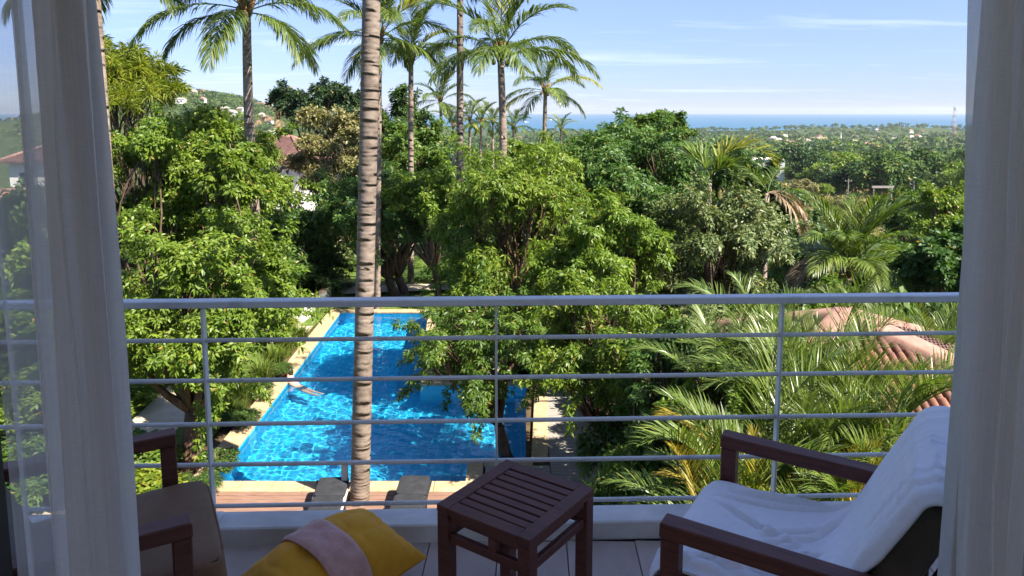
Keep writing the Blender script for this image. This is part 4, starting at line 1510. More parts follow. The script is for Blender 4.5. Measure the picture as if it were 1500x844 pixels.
coconut('small dry palm leaning beside the far hillside houses', (408, 172), 70, (405, 205), width=4, n=11, fl=.75, pieces=.7, leaf='dead', dead=0, group='small palms along the far slope')
coconut('short coconut palm with wide crown standing right of centre below the field', (1243, 398), 29, (1238, 440), width=13, n=26, fl=1.0, nuts=8, dead=1, group='low palms on the slope', steep=2, leaf='areca', droopy=-.4)

def single_frond_palm():
    # a young palm whose one long frond arches over the trees
    B = at(1040, 262, 20)
    gz = float(ground_z(B.x, B.y))
    t = thing('young_palm', 'young palm with one bright yellow green frond arching against the valley', 'palm', (B.x, B.y, gz), 0, 'low palms on the slope')
    H = Vector((0, 0, B.z - gz))
    MB().tube([(0, 0, -.2), H * .5, H], [.10, .08, .05], 8).build('trunk', M_palm, t, True)
    for az, k, e0, e1, L in ((.05, 1, 76, -66, 2.3), (2.6, 3, 72, 0, 1.0), (-.9, 4, 60, -30, .9)):
        V, Q, T = frond_data(60 + k, L, R(e0), R(e1), 40, .80, .042, .30, .45, .02, .22, 0, 1.1)
        link('frond', np_mesh('frond', V, [Q, T], LM['palm_y' if k < 3 else 'areca']), t, H, (0, 0, az))
    # dry fronds hanging from a taller palm to the right
    B = at(1124, 283, 22.5)
    gz = float(ground_z(B.x, B.y))
    t = thing('dry_palm', 'palm with brown dead fronds hanging down beside the grey green tree', 'palm', (B.x, B.y, gz), 0, 'low palms on the slope')
    H = Vector((0, 0, B.z - gz))
    MB().tube([(0, 0, -.2), H * .5, H], [.12, .10, .07], 8).build('trunk', M_palm, t, True)
    for az, k, e0, e1, mt in ((-.5, 1, 10, -84, 'dead'), (.1, 2, 20, -84, 'dead'), (-.9, 3, 4, -85, 'dead'), (-.2, 7, 0, -86, 'dead'), (2.3, 4, 60, -20, 'areca'), (3.6, 5, 66, 0, 'palm'), (.9, 6, 62, -10, 'palm')):
        V, Q, T = frond_data(80 + k, 1.7, R(e0), R(e1), 40, .6, .03, .8 if mt == 'dead' else .3, .1, .018, .15, 0, .8)
        link('frond', np_mesh('frond', V, [Q, T], LM[mt]), t, H, (0, 0, az))
single_frond_palm()

# feather palms in front of the tiled roof -----------------------------------
A_ = 'areca'
for i, (x, y, Y, n, fl, lf, alt, lab) in enumerate([
    (1132, 405, 12.5, 11, .95, A_, None, 'bright upright palm spear rising past the handrail'),
    (1180, 480, 10.2, 17, 1.0, A_, 'palm_y', 'feathery palm clump right behind the right railing post'),
    (1228, 500, 10.4, 16, 1.0, A_, None, 'feathery palm clump leaning over the left half of the roof tiles'),
    (1225, 560, 9.0, 17, 1.0, A_, 'palm_y', 'feathery palm clump in front of the left end of the tiled roof'),
    (1315, 612, 8.6, 15, .95, A_, None, 'feathery palm clump hiding the lower rows of roof tiles'),
    (1120, 640, 8.2, 15, .95, A_, 'amber', 'low feathery palm clump behind the armchair arm'),
    (1240, 680, 7.8, 12, .8, 'amber', A_, 'amber yellow palm low under the armchair arm'),
    (1130, 700, 7.6, 12, .75, 'amber', A_, 'amber yellow palm seen through the bottom rails'),
    (1340, 470, 15.5, 14, 1.0, A_, None, 'green feathery palm behind the tiled roof'),
    (1265, 445, 17.0, 13, 1.0, 'palm', None, 'dark feathery palm beyond the roof peak'),
    (1385, 455, 17.5, 13, 1.0, A_, None, 'green feathery palm beyond the roof by the right curtain'),
    (1200, 448, 11.6, 18, 1.1, A_, 'palm', 'feathery palm clump just left of the roof peak'),
    (1262, 515, 9.8, 16, 1.0, A_, 'palm_y', 'bright feathery palm clump over the left slope of the roof'),
    (1165, 575, 8.6, 16, 1.0, A_, None, 'feathery palm clump right of the railing post below the roof'),
    (1372, 660, 8.4, 13, .85, A_, 'palm', 'feathery palm clump beside the right curtain in front of the tiles'),
    (1075, 470, 11.5, 13, .95, A_, None, 'feathery palm clump under the handrail left of the bright spear'),
]):
    areca(lab, (x, y), Y, n=n, fl=fl, leaf=lf, alt=None if alt == 'palm_y' else alt)

for (x, y, Y, r, lf, kd) in [
    (930, 690, 9.5, .75, 'dark', 2), (985, 700, 9.0, .7, 'mid', 2), (1040, 690, 8.6, .8, 'dark', 2), (1095, 720, 8.0, .7, 'lime', 2), (880, 700, 10.5, .7, 'dark', 2),
    (950, 640, 11.2, .9, 'mid', 0), (1005, 560, 12.5, 1.0, 'mid', 0), (1070, 580, 11.5, 1.0, 'dark', 0), (900, 590, 13.8, .8, 'dark', 0),
    (960, 480, 17.5, 1.2, 'grey', 0), (1100, 460, 18.5, 1.2, 'mid', 0), (1180, 450, 20, 1.2, 'dark', 0), (1230, 430, 22, 1.2, 'bright', 1), (1310, 440, 21, 1.2, 'mid', 1), (1370, 440, 23, 1.3, 'dark', 0)]:
    shrub('leafy shrub low among the feathery palms on the right', x, y, Y, r, lf, kd, group='shrubs low among the right palms')
for (x, y, Y, r, lf, kd) in [
    (205, 690, 13.2, .75, 'lime', 1), (240, 715, 12.6, .6, 'mid', 0), (200, 640, 14.6, .8, 'mid', 1), (285, 690, 13.8, .45, 'dark', 2), (315, 660, 15.0, .45, 'dark', 0),
    (345, 610, 17.2, .55, 'dark', 2), (375, 570, 19.0, .55, 'dark', 2), (400, 545, 20.5, .5, 'dark', 2), (330, 580, 18.5, .6, 'mid', 0), (130, 660, 14.0, 1.0, 'mid', 0), (60, 640, 14.0, 1.1, 'mid', 0), (20, 560, 17, 1.3, 'bright', 0)]:
    shrub('leafy shrub at the left foot of the garden beside the pool', x, y, Y, r, lf, kd, group='shrubs left of the pool')
for (x, y, Y, r, lf, kd) in [
    (225, 345, 24.5, 1.7, 'mid', 0), (275, 375, 23.5, 1.5, 'bright', 0), (345, 345, 27, 1.8, 'mid', 0), (190, 330, 25, 1.8, 'bright', 0), (400, 355, 28, 1.6, 'dark', 0), (320, 400, 22, 1.3, 'dark', 0), (230, 430, 24, 1.6, 'mid', 0), (250, 500, 20, 1.0, 'bright', 0), (190, 390, 27, 1.8, 'mid', 0), (360, 400, 29, 1.6, 'bright', 0), (445, 345, 37, 2.2, 'grey', 0), (480, 300, 41, 2.4, 'olive', 0), (395, 470, 25, .9, 'lime', 0), (445, 440, 29, 1.3, 'mid', 0), (480, 425, 32, 1.4, 'dark', 0),
    (30, 420, 24, 1.9, 'mid', 0), (110, 290, 31, 2.4, 'mid', 0), (30, 285, 27, 2.0, 'mid', 0), (70, 340, 25, 1.6, 'fresh', 0), (90, 180, 36, 2.6, 'dark', 0), (60, 520, 20, 1.4, 'mid', 0), (140, 560, 18, 1.2, 'bright', 0), (120, 450, 23, 1.7, 'mid', 0)]:
    shrub('dense shrub filling the garden left of the pool', x, y, Y, r, lf, kd, group='shrubs filling the left garden')
for (x, y, Y, r, lf, kd) in [
    (640, 395, 36, 2.0, 'dark', 0), (690, 380, 33, 2.0, 'mid', 0), (560, 405, 40, 2.2, 'mid', 0), (660, 260, 44, 2.6, 'mid', 0), (700, 240, 50, 2.8, 'bright', 0), (745, 225, 52, 2.8, 'bright', 0), (850, 215, 48, 2.6, 'mid', 0), (640, 230, 56, 2.8, 'mid', 0), (1010, 240, 44, 2.6, 'mid', 0), (900, 300, 34, 2.2, 'dark', 0), (990, 330, 30, 2.0, 'dark', 0), (830, 330, 28, 2.0, 'dark', 0), (690, 470, 24, 1.2, 'dark', 0), (760, 470, 23, 1.4, 'mid', 0), (820, 480, 22, 1.4, 'mid', 0), (660, 500, 22, .9, 'dark', 0), (700, 520, 21.5, .8, 'grey', 2), (740, 540, 21, .8, 'mid', 0), (800, 545, 20.8, .8, 'mid', 0)]:
    shrub('dense shrub between the trees beyond the pool', x, y, Y, r, lf, kd, group='shrubs beyond the pool')
for (x, y, Y, r, lf, kd) in [
    (1105, 300, 120, 5.0, 'mid', 0), (1215, 296, 175, 3.0, 'dark', 0), (1340, 322, 100, 4.5, 'bright', 0), (1380, 290, 150, 6, 'mid', 0), (1370, 345, 48, 2.6, 'bright', 0), (1235, 352, 58, 2.2, 'mid', 0), (1200, 362, 50, 2.0, 'dark', 0), (1265, 358, 54, 2.2, 'bright', 0), (1300, 352, 58, 2.2, 'mid', 0), (1145, 372, 42, 2.0, 'mid', 0), (1325, 380, 40, 2.0, 'mid', 0), (1265, 384, 41, 1.8, 'dark', 0), (1195, 388, 38, 1.8, 'mid', 0), (1330, 360, 42, 2.4, 'mid', 0), (1150, 345, 52, 2.8, 'mid', 0), (1215, 345, 48, 2.4, 'grey', 0), (1350, 405, 33, 2.0, 'dark', 0), (1160, 405, 30, 1.6, 'dark', 0), (1190, 425, 27, 1.6, 'dark', 0), (1400, 410, 31, 2.0, 'dark', 0)]:
    shrub('scrubby bush on the slope below the dry field', x, y, Y, r, lf, kd, group='bushes round the dry field')

rb_ = random.Random(21)
spots_b = []
while len(spots_b) < 62:
    Yd = 50 * (185 / 50) ** rb_.random()
    x = rb_.uniform(.26, .57) * Yd
    if ((x - 76) / 42) ** 2 + ((Yd - 152) / 34) ** 2 < 1 and rb_.random() < .93:
        continue
    r = rb_.uniform(1.1, 2.4) * (1.25 if Yd > 90 else 1)
    if any((x - a) ** 2 + (Yd - b) ** 2 < (.8 * (r + c)) ** 2 for a, b, c in spots_b):
        continue
    spots_b.append((x, Yd, r))
    gz = float(ground_z(x, Yd))
    d = Vector((x, Yd, gz + r - CAM_Z))
    fwd = d.y * CP - d.z * SP
    shrub('', 750 + F_PX * d.x / fwd, CY - F_PX * (d.y * SP + d.z * CP) / fwd, Yd, r, rb_.choice(('mid', 'mid', 'dark', 'grey', 'bright', 'olive', 'lime')), 0, group='bushes round the dry field', z=gz)
def meadow():
    r = np.random.default_rng(17)
    n = 26000
    Yd = 55 * (260 / 55) ** r.random(n)
    x = r.uniform(.22, .62, n) * Yd
    z = ground_z(x, Yd)
    k = .35 + .25 * (np.sin(x * .13) * np.cos(Yd * .09) + 1)
    h = r.uniform(.35, 1.0, n) * k * (1 + Yd / 200)
    D = unit(np.stack([r.normal(0, .5, n), r.normal(0, .5, n), np.ones(n)], -1))
    S = unit(np.cross(D, r.normal(size=(n, 3))))
    V, F = leaf_quads(np.stack([x, Yd, z - .05], -1), D, S, h, h * .8, .1, .05)
    stuff(link('meadow_grass', np_mesh('meadow_grass', V, [F], LM['meadow'])))['label'] = 'rough dry grass over the field in the valley'
meadow()

# ornamental grass by the pool, lawn blades
def grass_tuft(label, px_, py_, h, r):
    c = on(px_, py_, GZ)
    rr = np.random.default_rng(int(px_ * 7 + py_))
    n = 260
    a = rr.uniform(0, 6.28, n)
    rad = rr.uniform(0, r * .35, n)
    lean = rr.uniform(.1, 1.0, n)
    B = np.stack([np.cos(a) * rad, np.sin(a) * rad, np.zeros(n)], -1)
    out = np.stack([np.cos(a), np.sin(a), np.zeros(n)], -1)
    H = h * rr.uniform(.6, 1.1, n)
    p1 = B + out * (lean * r * .35)[:, None] + np.array([0, 0, 1]) * (H * .6)[:, None]
    p2 = B + out * (lean * r * 1.0)[:, None] + np.array([0, 0, 1]) * (H * (1 - .35 * lean))[:, None]
    s = np.stack([-np.sin(a), np.cos(a), np.zeros(n)], -1) * .012
    V = np.stack([B + s, B - s, p1 + s, p1 - s, p2], 1).reshape(-1, 3)
    o = np.arange(n)[:, None] * 5
    me = np_mesh('ornamental_grass', V, [o + [[0, 1, 3, 2]], o + [[2, 3, 4]]], LM['grass'])
    g = link('ornamental_grass', me, None, (c.x, c.y, GZ - .02))
    tag(g, label, 'grass', 'tall grass clumps beside the pool')
for x, y, h, r in ((402, 545, 1.0, .6), (418, 520, 1.0, .55), (385, 565, .9, .55), (352, 598, .9, .5), (338, 620, .8, .5), (440, 505, .8, .5)):
    grass_tuft('tall clump of pale ornamental grass beside the left pool edge', x, y, h, r)

# ------------------------------------------------------------------ garden paths, loungers, swimmer
def flat(name, pts, z, m):
    return structure(MB().add([(x, y, z) for x, y in pts], [tuple(range(len(pts)))]).build(name, m))
flat('garden_path', [(-8.9, 12.0), (-7.7, 12.0), (-8.2, 22.0), (-9.0, 28.5), (-10.4, 28.5), (-9.5, 21.0)], GZ + .02, M_path)
flat('garden_path', [(-10.4, 28.5), (-9.0, 28.5), (-7.4, 30.2), (-2.0, 31.2), (-2.0, 32.4), (-8.0, 31.5)], GZ + .024, M_path)
flat('garden_path', [(-7.6, 23.6), (-6.97, 23.6), (-6.97, 25.6), (-8.7, 25.6), (-8.6, 23.8)], GZ + .028, M_path)
w = thing('garden_wall', 'low cream garden wall along the path left of the pool', 'wall', (-7.4, 24, GZ))
MB().bar((-.2, 1.6, .3), (.15, 5.2, .3), .16, .6, ch=.01).build('wall', M_white, w)
MB().bar((-.2, 1.6, .62), (.15, 5.2, .62), .22, .05, ch=.008).build('coping', M_cream, w)

def lounger(x, y, rz, label):
    t = thing('sun_lounger', label, 'sun lounger', (x, y, GZ + .03), rz, 'loungers on the pool deck')
    fr = MB()
    for s in (-1, 1):
        fr.box((s * .29, -.62, .27), (.05, 1.35, .05), .005)
        fr.box((s * .29, .33, .29), (.05, .55, .04), .005)
    fr.box((0, -1.27, .27), (.53, .05, .05), .005)
    fr.build('frame', M_pole if 'pale' in label else M_grey_cush, t)
    for sx in (-1, 1):
        for yy in (-1.2, -.02):
            MB().box((sx * .285, yy, .122), (.045, .045, .245), .004).build('leg', M_grey_cush, t)
    vs, fs = cushion_mesh(.58, 1.25, .09, 8, 9, .08)
    MB().add(vs, fs, Matrix.Translation((0, -.64, .335))).build('mattress', M_grey_cush, t, True)
    vs, fs = cushion_mesh(.58, .62, .09, 8, 10, .08)
    MB().add(vs, fs, Matrix.Translation((0, .30, .355)) @ Matrix.Rotation(R(4), 4, 'X')).build('backrest', M_grey_cush, t, True)
lounger(-1.90, 13.28, R(-2), 'dark grey sun lounger right of the big palm trunk')
lounger(-3.42, 13.22, R(3), 'dark grey sun lounger left of the big palm trunk behind a pale post')
pp = thing('shower_post', 'short pale post standing on the deck left of the big palm trunk', 'post', (*on(506, 732, GZ + .03),))
MB().box((0, 0, .36), (.115, .09, .72), .008).build('column', M_pole, pp)
MB().box((0, 0, .735), (.135, .11, .03), .006).build('cap', M_pole, pp)
MB().tube([(0, .05, .55), (0, .11, .55), (0, .12, .50)], .012, 6).build('tap', M_iron, pp, True)
# dark bundle on the coping
c = on(477, 711, GZ + .04)
vs, fs = cushion_mesh(.34, .17, .10, 8, 4, .2)
vs = [(p[0] * (1 + .2 * math.sin(p[1] * 40)), p[1] + .03 * math.sin(p[0] * 22), p[2] * (1 + .4 * math.sin(p[0] * 31 + p[1] * 17))) for p in vs]
tag(MB().add(vs, fs).build('cloth_bundle', M_grey_cush, None, True, (c.x, c.y, GZ + .08)), 'dark crumpled cloth bundle lying on the cream pool edge', 'bundle')

def swimmer():
    h = on(423, 549, GZ + .12)
    t = thing('person', 'swimmer with dark hair resting both arms on the left pool edge', 'person', (h.x, h.y, WZ), 0)
    # lying out behind the edge, arms on the coping; x runs away from the edge
    me = bpy.data.meshes.new('body')
    vs = [(.42, -.30, -.16), (.28, -.20, -.08), (.12, -.10, .02), (.04, -.04, .13), (.01, -.01, .22), (-.01, 0, .33),   # pelvis spine chest neck head
          (.06, .13, .10), (-.10, .22, .14), (-.30, .16, .16), (-.38, .12, .16),                                          # far arm
          (.02, -.20, .10), (-.16, -.24, .14), (-.33, -.16, .16), (-.40, -.12, .16),                                     # near arm
          (.50, -.28, -.18), (.78, -.46, -.22), (1.06, -.66, -.20), (1.16, -.70, -.20),
          (.47, -.40, -.18), (.74, -.62, -.20), (1.0, -.84, -.16), (1.10, -.88, -.15)]
    es = [(0, 1), (1, 2), (2, 3), (3, 4), (4, 5), (3, 6), (6, 7), (7, 8), (8, 9), (3, 10), (10, 11), (11, 12), (12, 13),
          (0, 14), (14, 15), (15, 16), (16, 17), (0, 18), (18, 19), (19, 20), (20, 21)]
    rad = [.13, .12, .14, .11, .05, .085, .06, .045, .034, .03, .06, .045, .034, .03, .085, .06, .04, .03, .085, .06, .04, .03]
    for base in (9, 13):
        b = Vector(vs[base])
        for k in range(5):
            vs.append(tuple(b + Vector((-.055 + abs(k - 2) * .008, (k - 2) * .022, -.004))))
            es.append((base, len(vs) - 1))
            rad.append(.008)
    me.from_pydata(vs, es, [])
    m = surf('skin', (.52, .30, .22), (.62, .38, .29), 20, .5, .4, .05)
    me.materials.append(m)
    o = link('body', me, t)
    sk = o.modifiers.new('skin', 'SKIN')
    sk.use_smooth_shade = True
    for i, r_ in enumerate(rad):
        me.skin_vertices[0].data[i].radius = (r_, r_)
    me.skin_vertices[0].data[0].use_root = True
    o.cycles.is_caustics_receiver = True
    sb = o.modifiers.new('sub', 'SUBSURF')
    sb.levels = 1
    sb.render_levels = 2
    bm = bmesh.new()
    bmesh.ops.create_uvsphere(bm, u_segments=14, v_segments=10, radius=1)
    vs2 = [v.co.copy() for v in bm.verts if True]
    fs2 = [tuple(v.index for v in f.verts) for f in bm.faces]
    bm.free()
    vs2 = [(p.x * .095 + (.015 if p.z < -.2 else 0), p.y * .088, p.z * .10 - (.05 if p.z < -.5 else 0)) for p in vs2]
    MB().add(vs2, fs2, Matrix.Translation((.03, -.005, .335))).build('hair', surf('dark_hair', (.01, .007, .005), (.03, .02, .014), 30, .5), t, True)
    vs3, fs3 = cushion_mesh(.30, .30, .24, 6, 2.6, 0)
    MB().add(vs3, fs3, Matrix.Translation((.45, -.32, -.16)) @ Matrix.Rotation(R(-35), 4, 'Z')).build('swim_shorts', fabric('pale_swimwear', (.55, .52, .46), (.66, .63, .56)), t, True)
swimmer()

# ------------------------------------------------------------------ tiled pavilion roof on the right
def barrel(w, l, n=6, lift=.035, thick=.014):
    vs, fs = [], []
    for e, (y, z) in enumerate(((0, lift), (-l, 0))):
        for k in range(n + 1):
            a = math.pi * k / n
            vs.append((-math.cos(a) * w / 2, y, z + math.sin(a) * w * .52))
    for k in range(n):
        fs.append((k, k + 1, n + 1 + k + 1, n + 1 + k))
    o = len(vs)
    for k in range(n + 1):
        a = math.pi * k / n
        vs.append((-math.cos(a) * (w / 2 - thick), -l, math.sin(a) * (w * .52 - thick)))
    for k in range(n):
        fs.append((n + 1 + k, n + 1 + k + 1, o + k + 1, o + k))
    return vs, fs
def build_pavilion():
    ax, ay, az = 6.4, 14.0, -2.2
    pitch = .40
    half = 3.45
    t = thing('garden_pavilion', 'garden pavilion with pinkish clay tiled hip roof beyond the right armchair', 'pavilion', (ax, ay + .2, GZ - .6))
    O = Vector((ax, ay + .2, GZ - .6))
    apex = Vector((ax, ay, az)) - O
    c = [apex + Vector((sx * half, sy * half, -half * pitch)) for sx, sy in ((-1, -1), (1, -1), (1, 1), (-1, 1))]
    roof = MB()
    dn = Vector((0, 0, -.10))
    roof.add([apex, *c], [(0, 1, 2), (0, 2, 3), (0, 3, 4), (0, 4, 1)])
    roof.add([p + dn for p in c], [(3, 2, 1, 0)])
    for k in range(4):
        a, b = c[k], c[(k + 1) % 4]
        roof.add([a, b, b + dn, a + dn], [(0, 3, 2, 1)])
    rf = roof.build('roof', M_roofdark, t)
    # barrel tiles on the slope that faces the balcony: one object each
    tw, tl, ex = .165, .34, .285
    vs, fs = barrel(tw * .84, tl)
    me = bpy.data.meshes.new('roof_tile')
    me.from_pydata([tuple(v) for v in vs], [], fs)
    me.polygons.foreach_set('use_smooth', [True] * len(fs))
    me.materials.append(M_rooftile)
    th = math.atan(pitch)
    rows = int(half / math.cos(th) / ex)
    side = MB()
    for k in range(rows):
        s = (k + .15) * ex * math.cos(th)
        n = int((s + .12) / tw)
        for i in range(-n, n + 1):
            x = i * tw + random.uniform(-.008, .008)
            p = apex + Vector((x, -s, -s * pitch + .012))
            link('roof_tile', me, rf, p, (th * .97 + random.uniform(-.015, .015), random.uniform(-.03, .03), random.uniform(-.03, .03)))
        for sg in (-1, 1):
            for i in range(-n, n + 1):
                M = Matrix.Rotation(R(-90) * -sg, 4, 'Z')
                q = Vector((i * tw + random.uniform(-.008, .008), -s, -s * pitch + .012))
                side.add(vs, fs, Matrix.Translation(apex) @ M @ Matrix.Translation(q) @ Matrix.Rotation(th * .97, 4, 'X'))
    stuff(side.build('side_tiles', M_roofdark, rf, True))  # both side slopes darkened, to paint in the left slope's shade
    # thick mortar hip ridges
    for k, (sx, sy) in enumerate(((-1, -1), (1, -1), (1, 1), (-1, 1))):
        e = c[k] + Vector((0, 0, .03)); a = apex + Vector((0, 0, .06))
        d = (e - a)
        side_ = Vector((-d.y, d.x, 0)).normalized()
        up = side_.cross(d.normalized())
        if up.z < 0:
            up = -up
        m = MB()
        n, sec = 40, 8
        vs2, fs2 = [], []
        for i in range(n + 1):
            p = a + d * (i / n)
            for j in range(sec + 1):
                an = math.pi * j / sec
                wv = .29 + .014 * math.sin(i * 2.1 + j) * (j in (0, 1, sec - 1, sec))
                zb = -.06 - .03 * (1 + math.sin(i * 1.9)) * (j in (0, sec))
                vs2.append(p + side_ * (-math.cos(an) * wv) + up * (max(0, math.sin(an)) ** .7 * .13 + (zb if j in (0, sec) else 0)))
        for i in range(n):
            for j in range(sec):
                fs2.append((i * (sec + 1) + j, (i + 1) * (sec + 1) + j, (i + 1) * (sec + 1) + j + 1, i * (sec + 1) + j + 1))
        m.add(vs2, fs2)
        m.build('hip_ridge', M_roofpink, rf, True)
    for sx in (-1, 1):
        for sy in (-1, 1):
            hgt = (apex.z - half * pitch - .12)
            MB().box((sx * 2.9, sy * 2.9 - .2, hgt / 2), (.22, .22, hgt), .01).build('column', M_white, t)
build_pavilion()

# ------------------------------------------------------------------ villas
M_pane = surf('dark_window', (.03, .04, .05), (.05, .06, .07), 3, .1, .6, 0)
def villa(label, px_, py_, Y, w, d, wall_h, roof_h, rz, roofm, balcony=False, eave_z=None, name='villa', over=.6, group='villas among the trees on the left', wins=2, simple=False, wallm=None):
    c = at(px_, py_, Y)                       # middle of the front eave
    gz = float(ground_z(c.x, c.y)) - .5
    H = c.z - gz
    t = thing(name, label, 'house', (c.x, c.y, gz), rz, group)
    wm = wallm or M_white
    MB().box((0, d / 2, H / 2), (w, d, H), .02).build('wall', wm, t)
    rf = MB()
    x, y0, y1 = w / 2 + over, -over, d + over
    rx = max(.2, w / 2 - d / 2 * .8)
    z0, z1 = H + .02, H + roof_h
    V = [(-x, y0, z0), (x, y0, z0), (x, y1, z0), (-x, y1, z0), (-rx, d / 2, z1), (rx, d / 2, z1), (-x, y0, z0 - .12), (x, y0, z0 - .12), (x, y1, z0 - .12), (-x, y1, z0 - .12)]
    rf.add(V, [(0, 1, 5, 4), (1, 2, 5), (2, 3, 4, 5), (3, 0, 4), (0, 6, 7, 1), (1, 7, 8, 2), (2, 8, 9, 3), (3, 9, 6, 0), (6, 9, 8, 7)])
    r_ = rf.build('roof', roofm, t)
    if not simple:
        m = MB()
        for a, b in ((V[0], V[4]), (V[1], V[5]), (V[4], V[5]), (V[2], V[5]), (V[3], V[4])):
            m.tube([a, b], .11, 6)
        m.build('ridge', M_roofpink, r_, True)
    for k in range(wins):
        xx = -w / 2 + w * (k + .5) / wins
        for fl in range(max(1, int(H // 3))):
            zc = H - 1.35 - fl * 2.9
            f = MB().box((xx, -.02, zc), (1.05, .06, 1.25), .01).build('window', wm, t)
            MB().box((xx, -.055, zc), (.9, .02, 1.1)).build('pane', M_pane, f)
    if balcony:
        zb = H - 2.6
        MB().box((0, -.7, zb), (w * .95, 1.4, .16), .01).build('balcony_floor', wm, t)
        b = MB().box((0, -1.36, zb + .98), (w * .95, .12, .10), .01).build('balustrade', wm, t)
        n = int(w * .95 / .26)
        for k in range(n):
            xx = -w * .475 + .1 + (w * .95 - .2) * k / (n - 1)
            MB().tube([(xx, -1.36, zb + .08), (xx, -1.36, zb + .35), (xx, -1.36, zb + .6), (xx, -1.36, zb + .93)], [.05, .085, .055, .05], 6).build('baluster', wm, b, True)
    return t
villa('white villa with dark maroon roof and balustrade peeping out beside the olive tree', 388, 238, 46, 5.0, 5.0, 4, 1.5, R(-12), M_roofdark, True, wins=2)
villa('white villa with orange red roof half hidden behind the left tree trunks', 258, 336, 35, 6.5, 5, 4, 1.6, R(14), M_roofred, False)
villa('white house with red roof seen dimly through the left curtain', 40, 372, 33, 8, 6, 4, 2.6, R(20), M_roofred, False)
villa('white house seen above the red roof through the left curtain', 64, 236, 52, 4.5, 4, 6, 1.0, R(10), M_roofdark, False)
villa('white modern house with flat roof in the valley beside the arching frond', 1124, 234, 290, 13, 9, 7, .6, R(-14), M_white, False, wins=3, group='houses in the valley', over=.3)

# ------------------------------------------------------------------ the valley, the coast and the hill
FAR = []
for k in range(6):
    V, F, lc, lr = crown_data(5000 + k, 4.2, 3.4, 13, 330 if k < 4 else 260, 8, .75, .40, droop=.1, low=-.25, lobe=(.32, .5))
    V = V + np.array([0, 0, 4.6])
    mt = ['far_b', 'dark', 'mid', 'far', 'bright', 'olive'][k]
    V[:, 2] -= 1.1
    cm_ = np_mesh('crown', V, [F], LM[mt])
    tb = MB()
    limb(tb, (0, 0, -.5), (0, 0, 3.2), .28, .2, k, 4, .05, 7)
    for q in range(min(7, len(lc))):
        limb(tb, (0, 0, 2.6), Vector(lc[q]) + Vector((0, 0, 4.6)), .14, .04, q, 4, .1, 5)
    ob = tb.build('trunk', M_bark, None, True)
    FAR.append((cm_, ob.data))
    bpy.data.objects.remove(ob)
VM = [(1210, 305, 'the dry field'), (1124, 240, 'the flat roofed valley house'), (1232, 190, 'the white spire'), (1399, 180, 'the radio mast'), (1290, 285, 'the pole gantry'), (1340, 290, 'the grey utility pole'), (1243, 280, 'the thin utility pole'),
      (1400, 250, 'the right curtain'), (1065, 215, 'the arching frond'), (1243, 380, 'the short coconut palm'), (300, 140, 'the hill houses'), (372, 175, 'the drooping left palm'), (797, 200, 'the small drooping palm'), (729, 220, 'the curved palm'), (673, 240, 'the thin grey palm'), (968, 170, 'the twin tufted tree'), (645, 200, 'the short far palm'), (160, 110, 'the left curtain')]
def valley_label(word, form, x, y, z):
    d = Vector((x, y, z - CAM_Z))
    fwd = d.y * CP - d.z * SP
    qx, qy = 750 + F_PX * d.x / fwd, CY - F_PX * (d.y * SP + d.z * CP) / fwd
    m = sorted(VM, key=lambda q: (q[0] - qx) ** 2 + ((q[1] - qy) * 2) ** 2)
    for a, b in ((0, 1), (0, 2), (1, 2), (0, 3)):
        t = '%s %s between %s and %s' % (word, form, m[a][2], m[b][2])
        if t not in USED and len(t.split()) <= 16:
            break
    else:
        t = '%s %s between %s and %s' % (word, form, m[0][2], m[1][2])
    if len(t.split()) > 16:
        t = '%s %s beside %s' % (word, form, m[0][2])
    USED.add(t)
    return t
def far_tree(x, y, sc, k, label, group):
    label = valley_label(KN[k], ('small tree', 'tree', 'big tree')[(sc > .8) + (sc > 1.25)], x, y, float(ground_z(x, y)) + 4 * sc)
    t = thing('valley_tree', label, 'tree', (x, y, float(ground_z(x, y)) - .3), random.uniform(0, 6.28), group)
    s2 = sc * random.uniform(.85, 1.15)
    link('crown', FAR[k][0], t, None, None, (sc, sc, s2))
    link('trunk', FAR[k][1], t, None, None, (sc, sc, s2))
rf_ = random.Random(77)
cnt = 0
tries = 0
placed = []
KN = ['dark', 'deep green', 'mid green', 'grey green', 'bright green', 'olive brown']
while cnt < 285 and tries < 20000:
    tries += 1
    if rf_.random() < .74:
        Yd = 135 * (520 / 135) ** rf_.random()
        brg = rf_.uniform(.26, .64)
    else:
        Yd = 64 * (420 / 64) ** rf_.random()
        brg = rf_.uniform(-.50, .72)
    x = brg * Yd
    if ((x - 72) / 52) ** 2 + ((Yd - 152) / 44) ** 2 < 1 or (Yd < 120 and .27 < brg < .60):   # the dry field stays open
        continue
    if abs(brg - .342) < .045 and 190 < Yd < 290:
        continue
    sc = rf_.choice((rf_.uniform(.5, 1.0), rf_.uniform(.8, 1.5), rf_.uniform(1.2, 1.9))) * (1 if Yd > 230 else .75) if Yd > 130 else rf_.uniform(.45, .8)
    if any((x - a) ** 2 + (Yd - b) ** 2 < (1.75 * (sc + c_)) ** 2 for a, b, c_ in placed):
        continue
    placed.append((x, Yd, sc))
    k = rf_.choices(range(6), [4, 3, 4, 4, 3.4, 1.3])[0]
    far_tree(x, Yd, sc, k, '%s tree among many alike in the wooded valley' % KN[k], 'trees in the wooded valley')
    cnt += 1

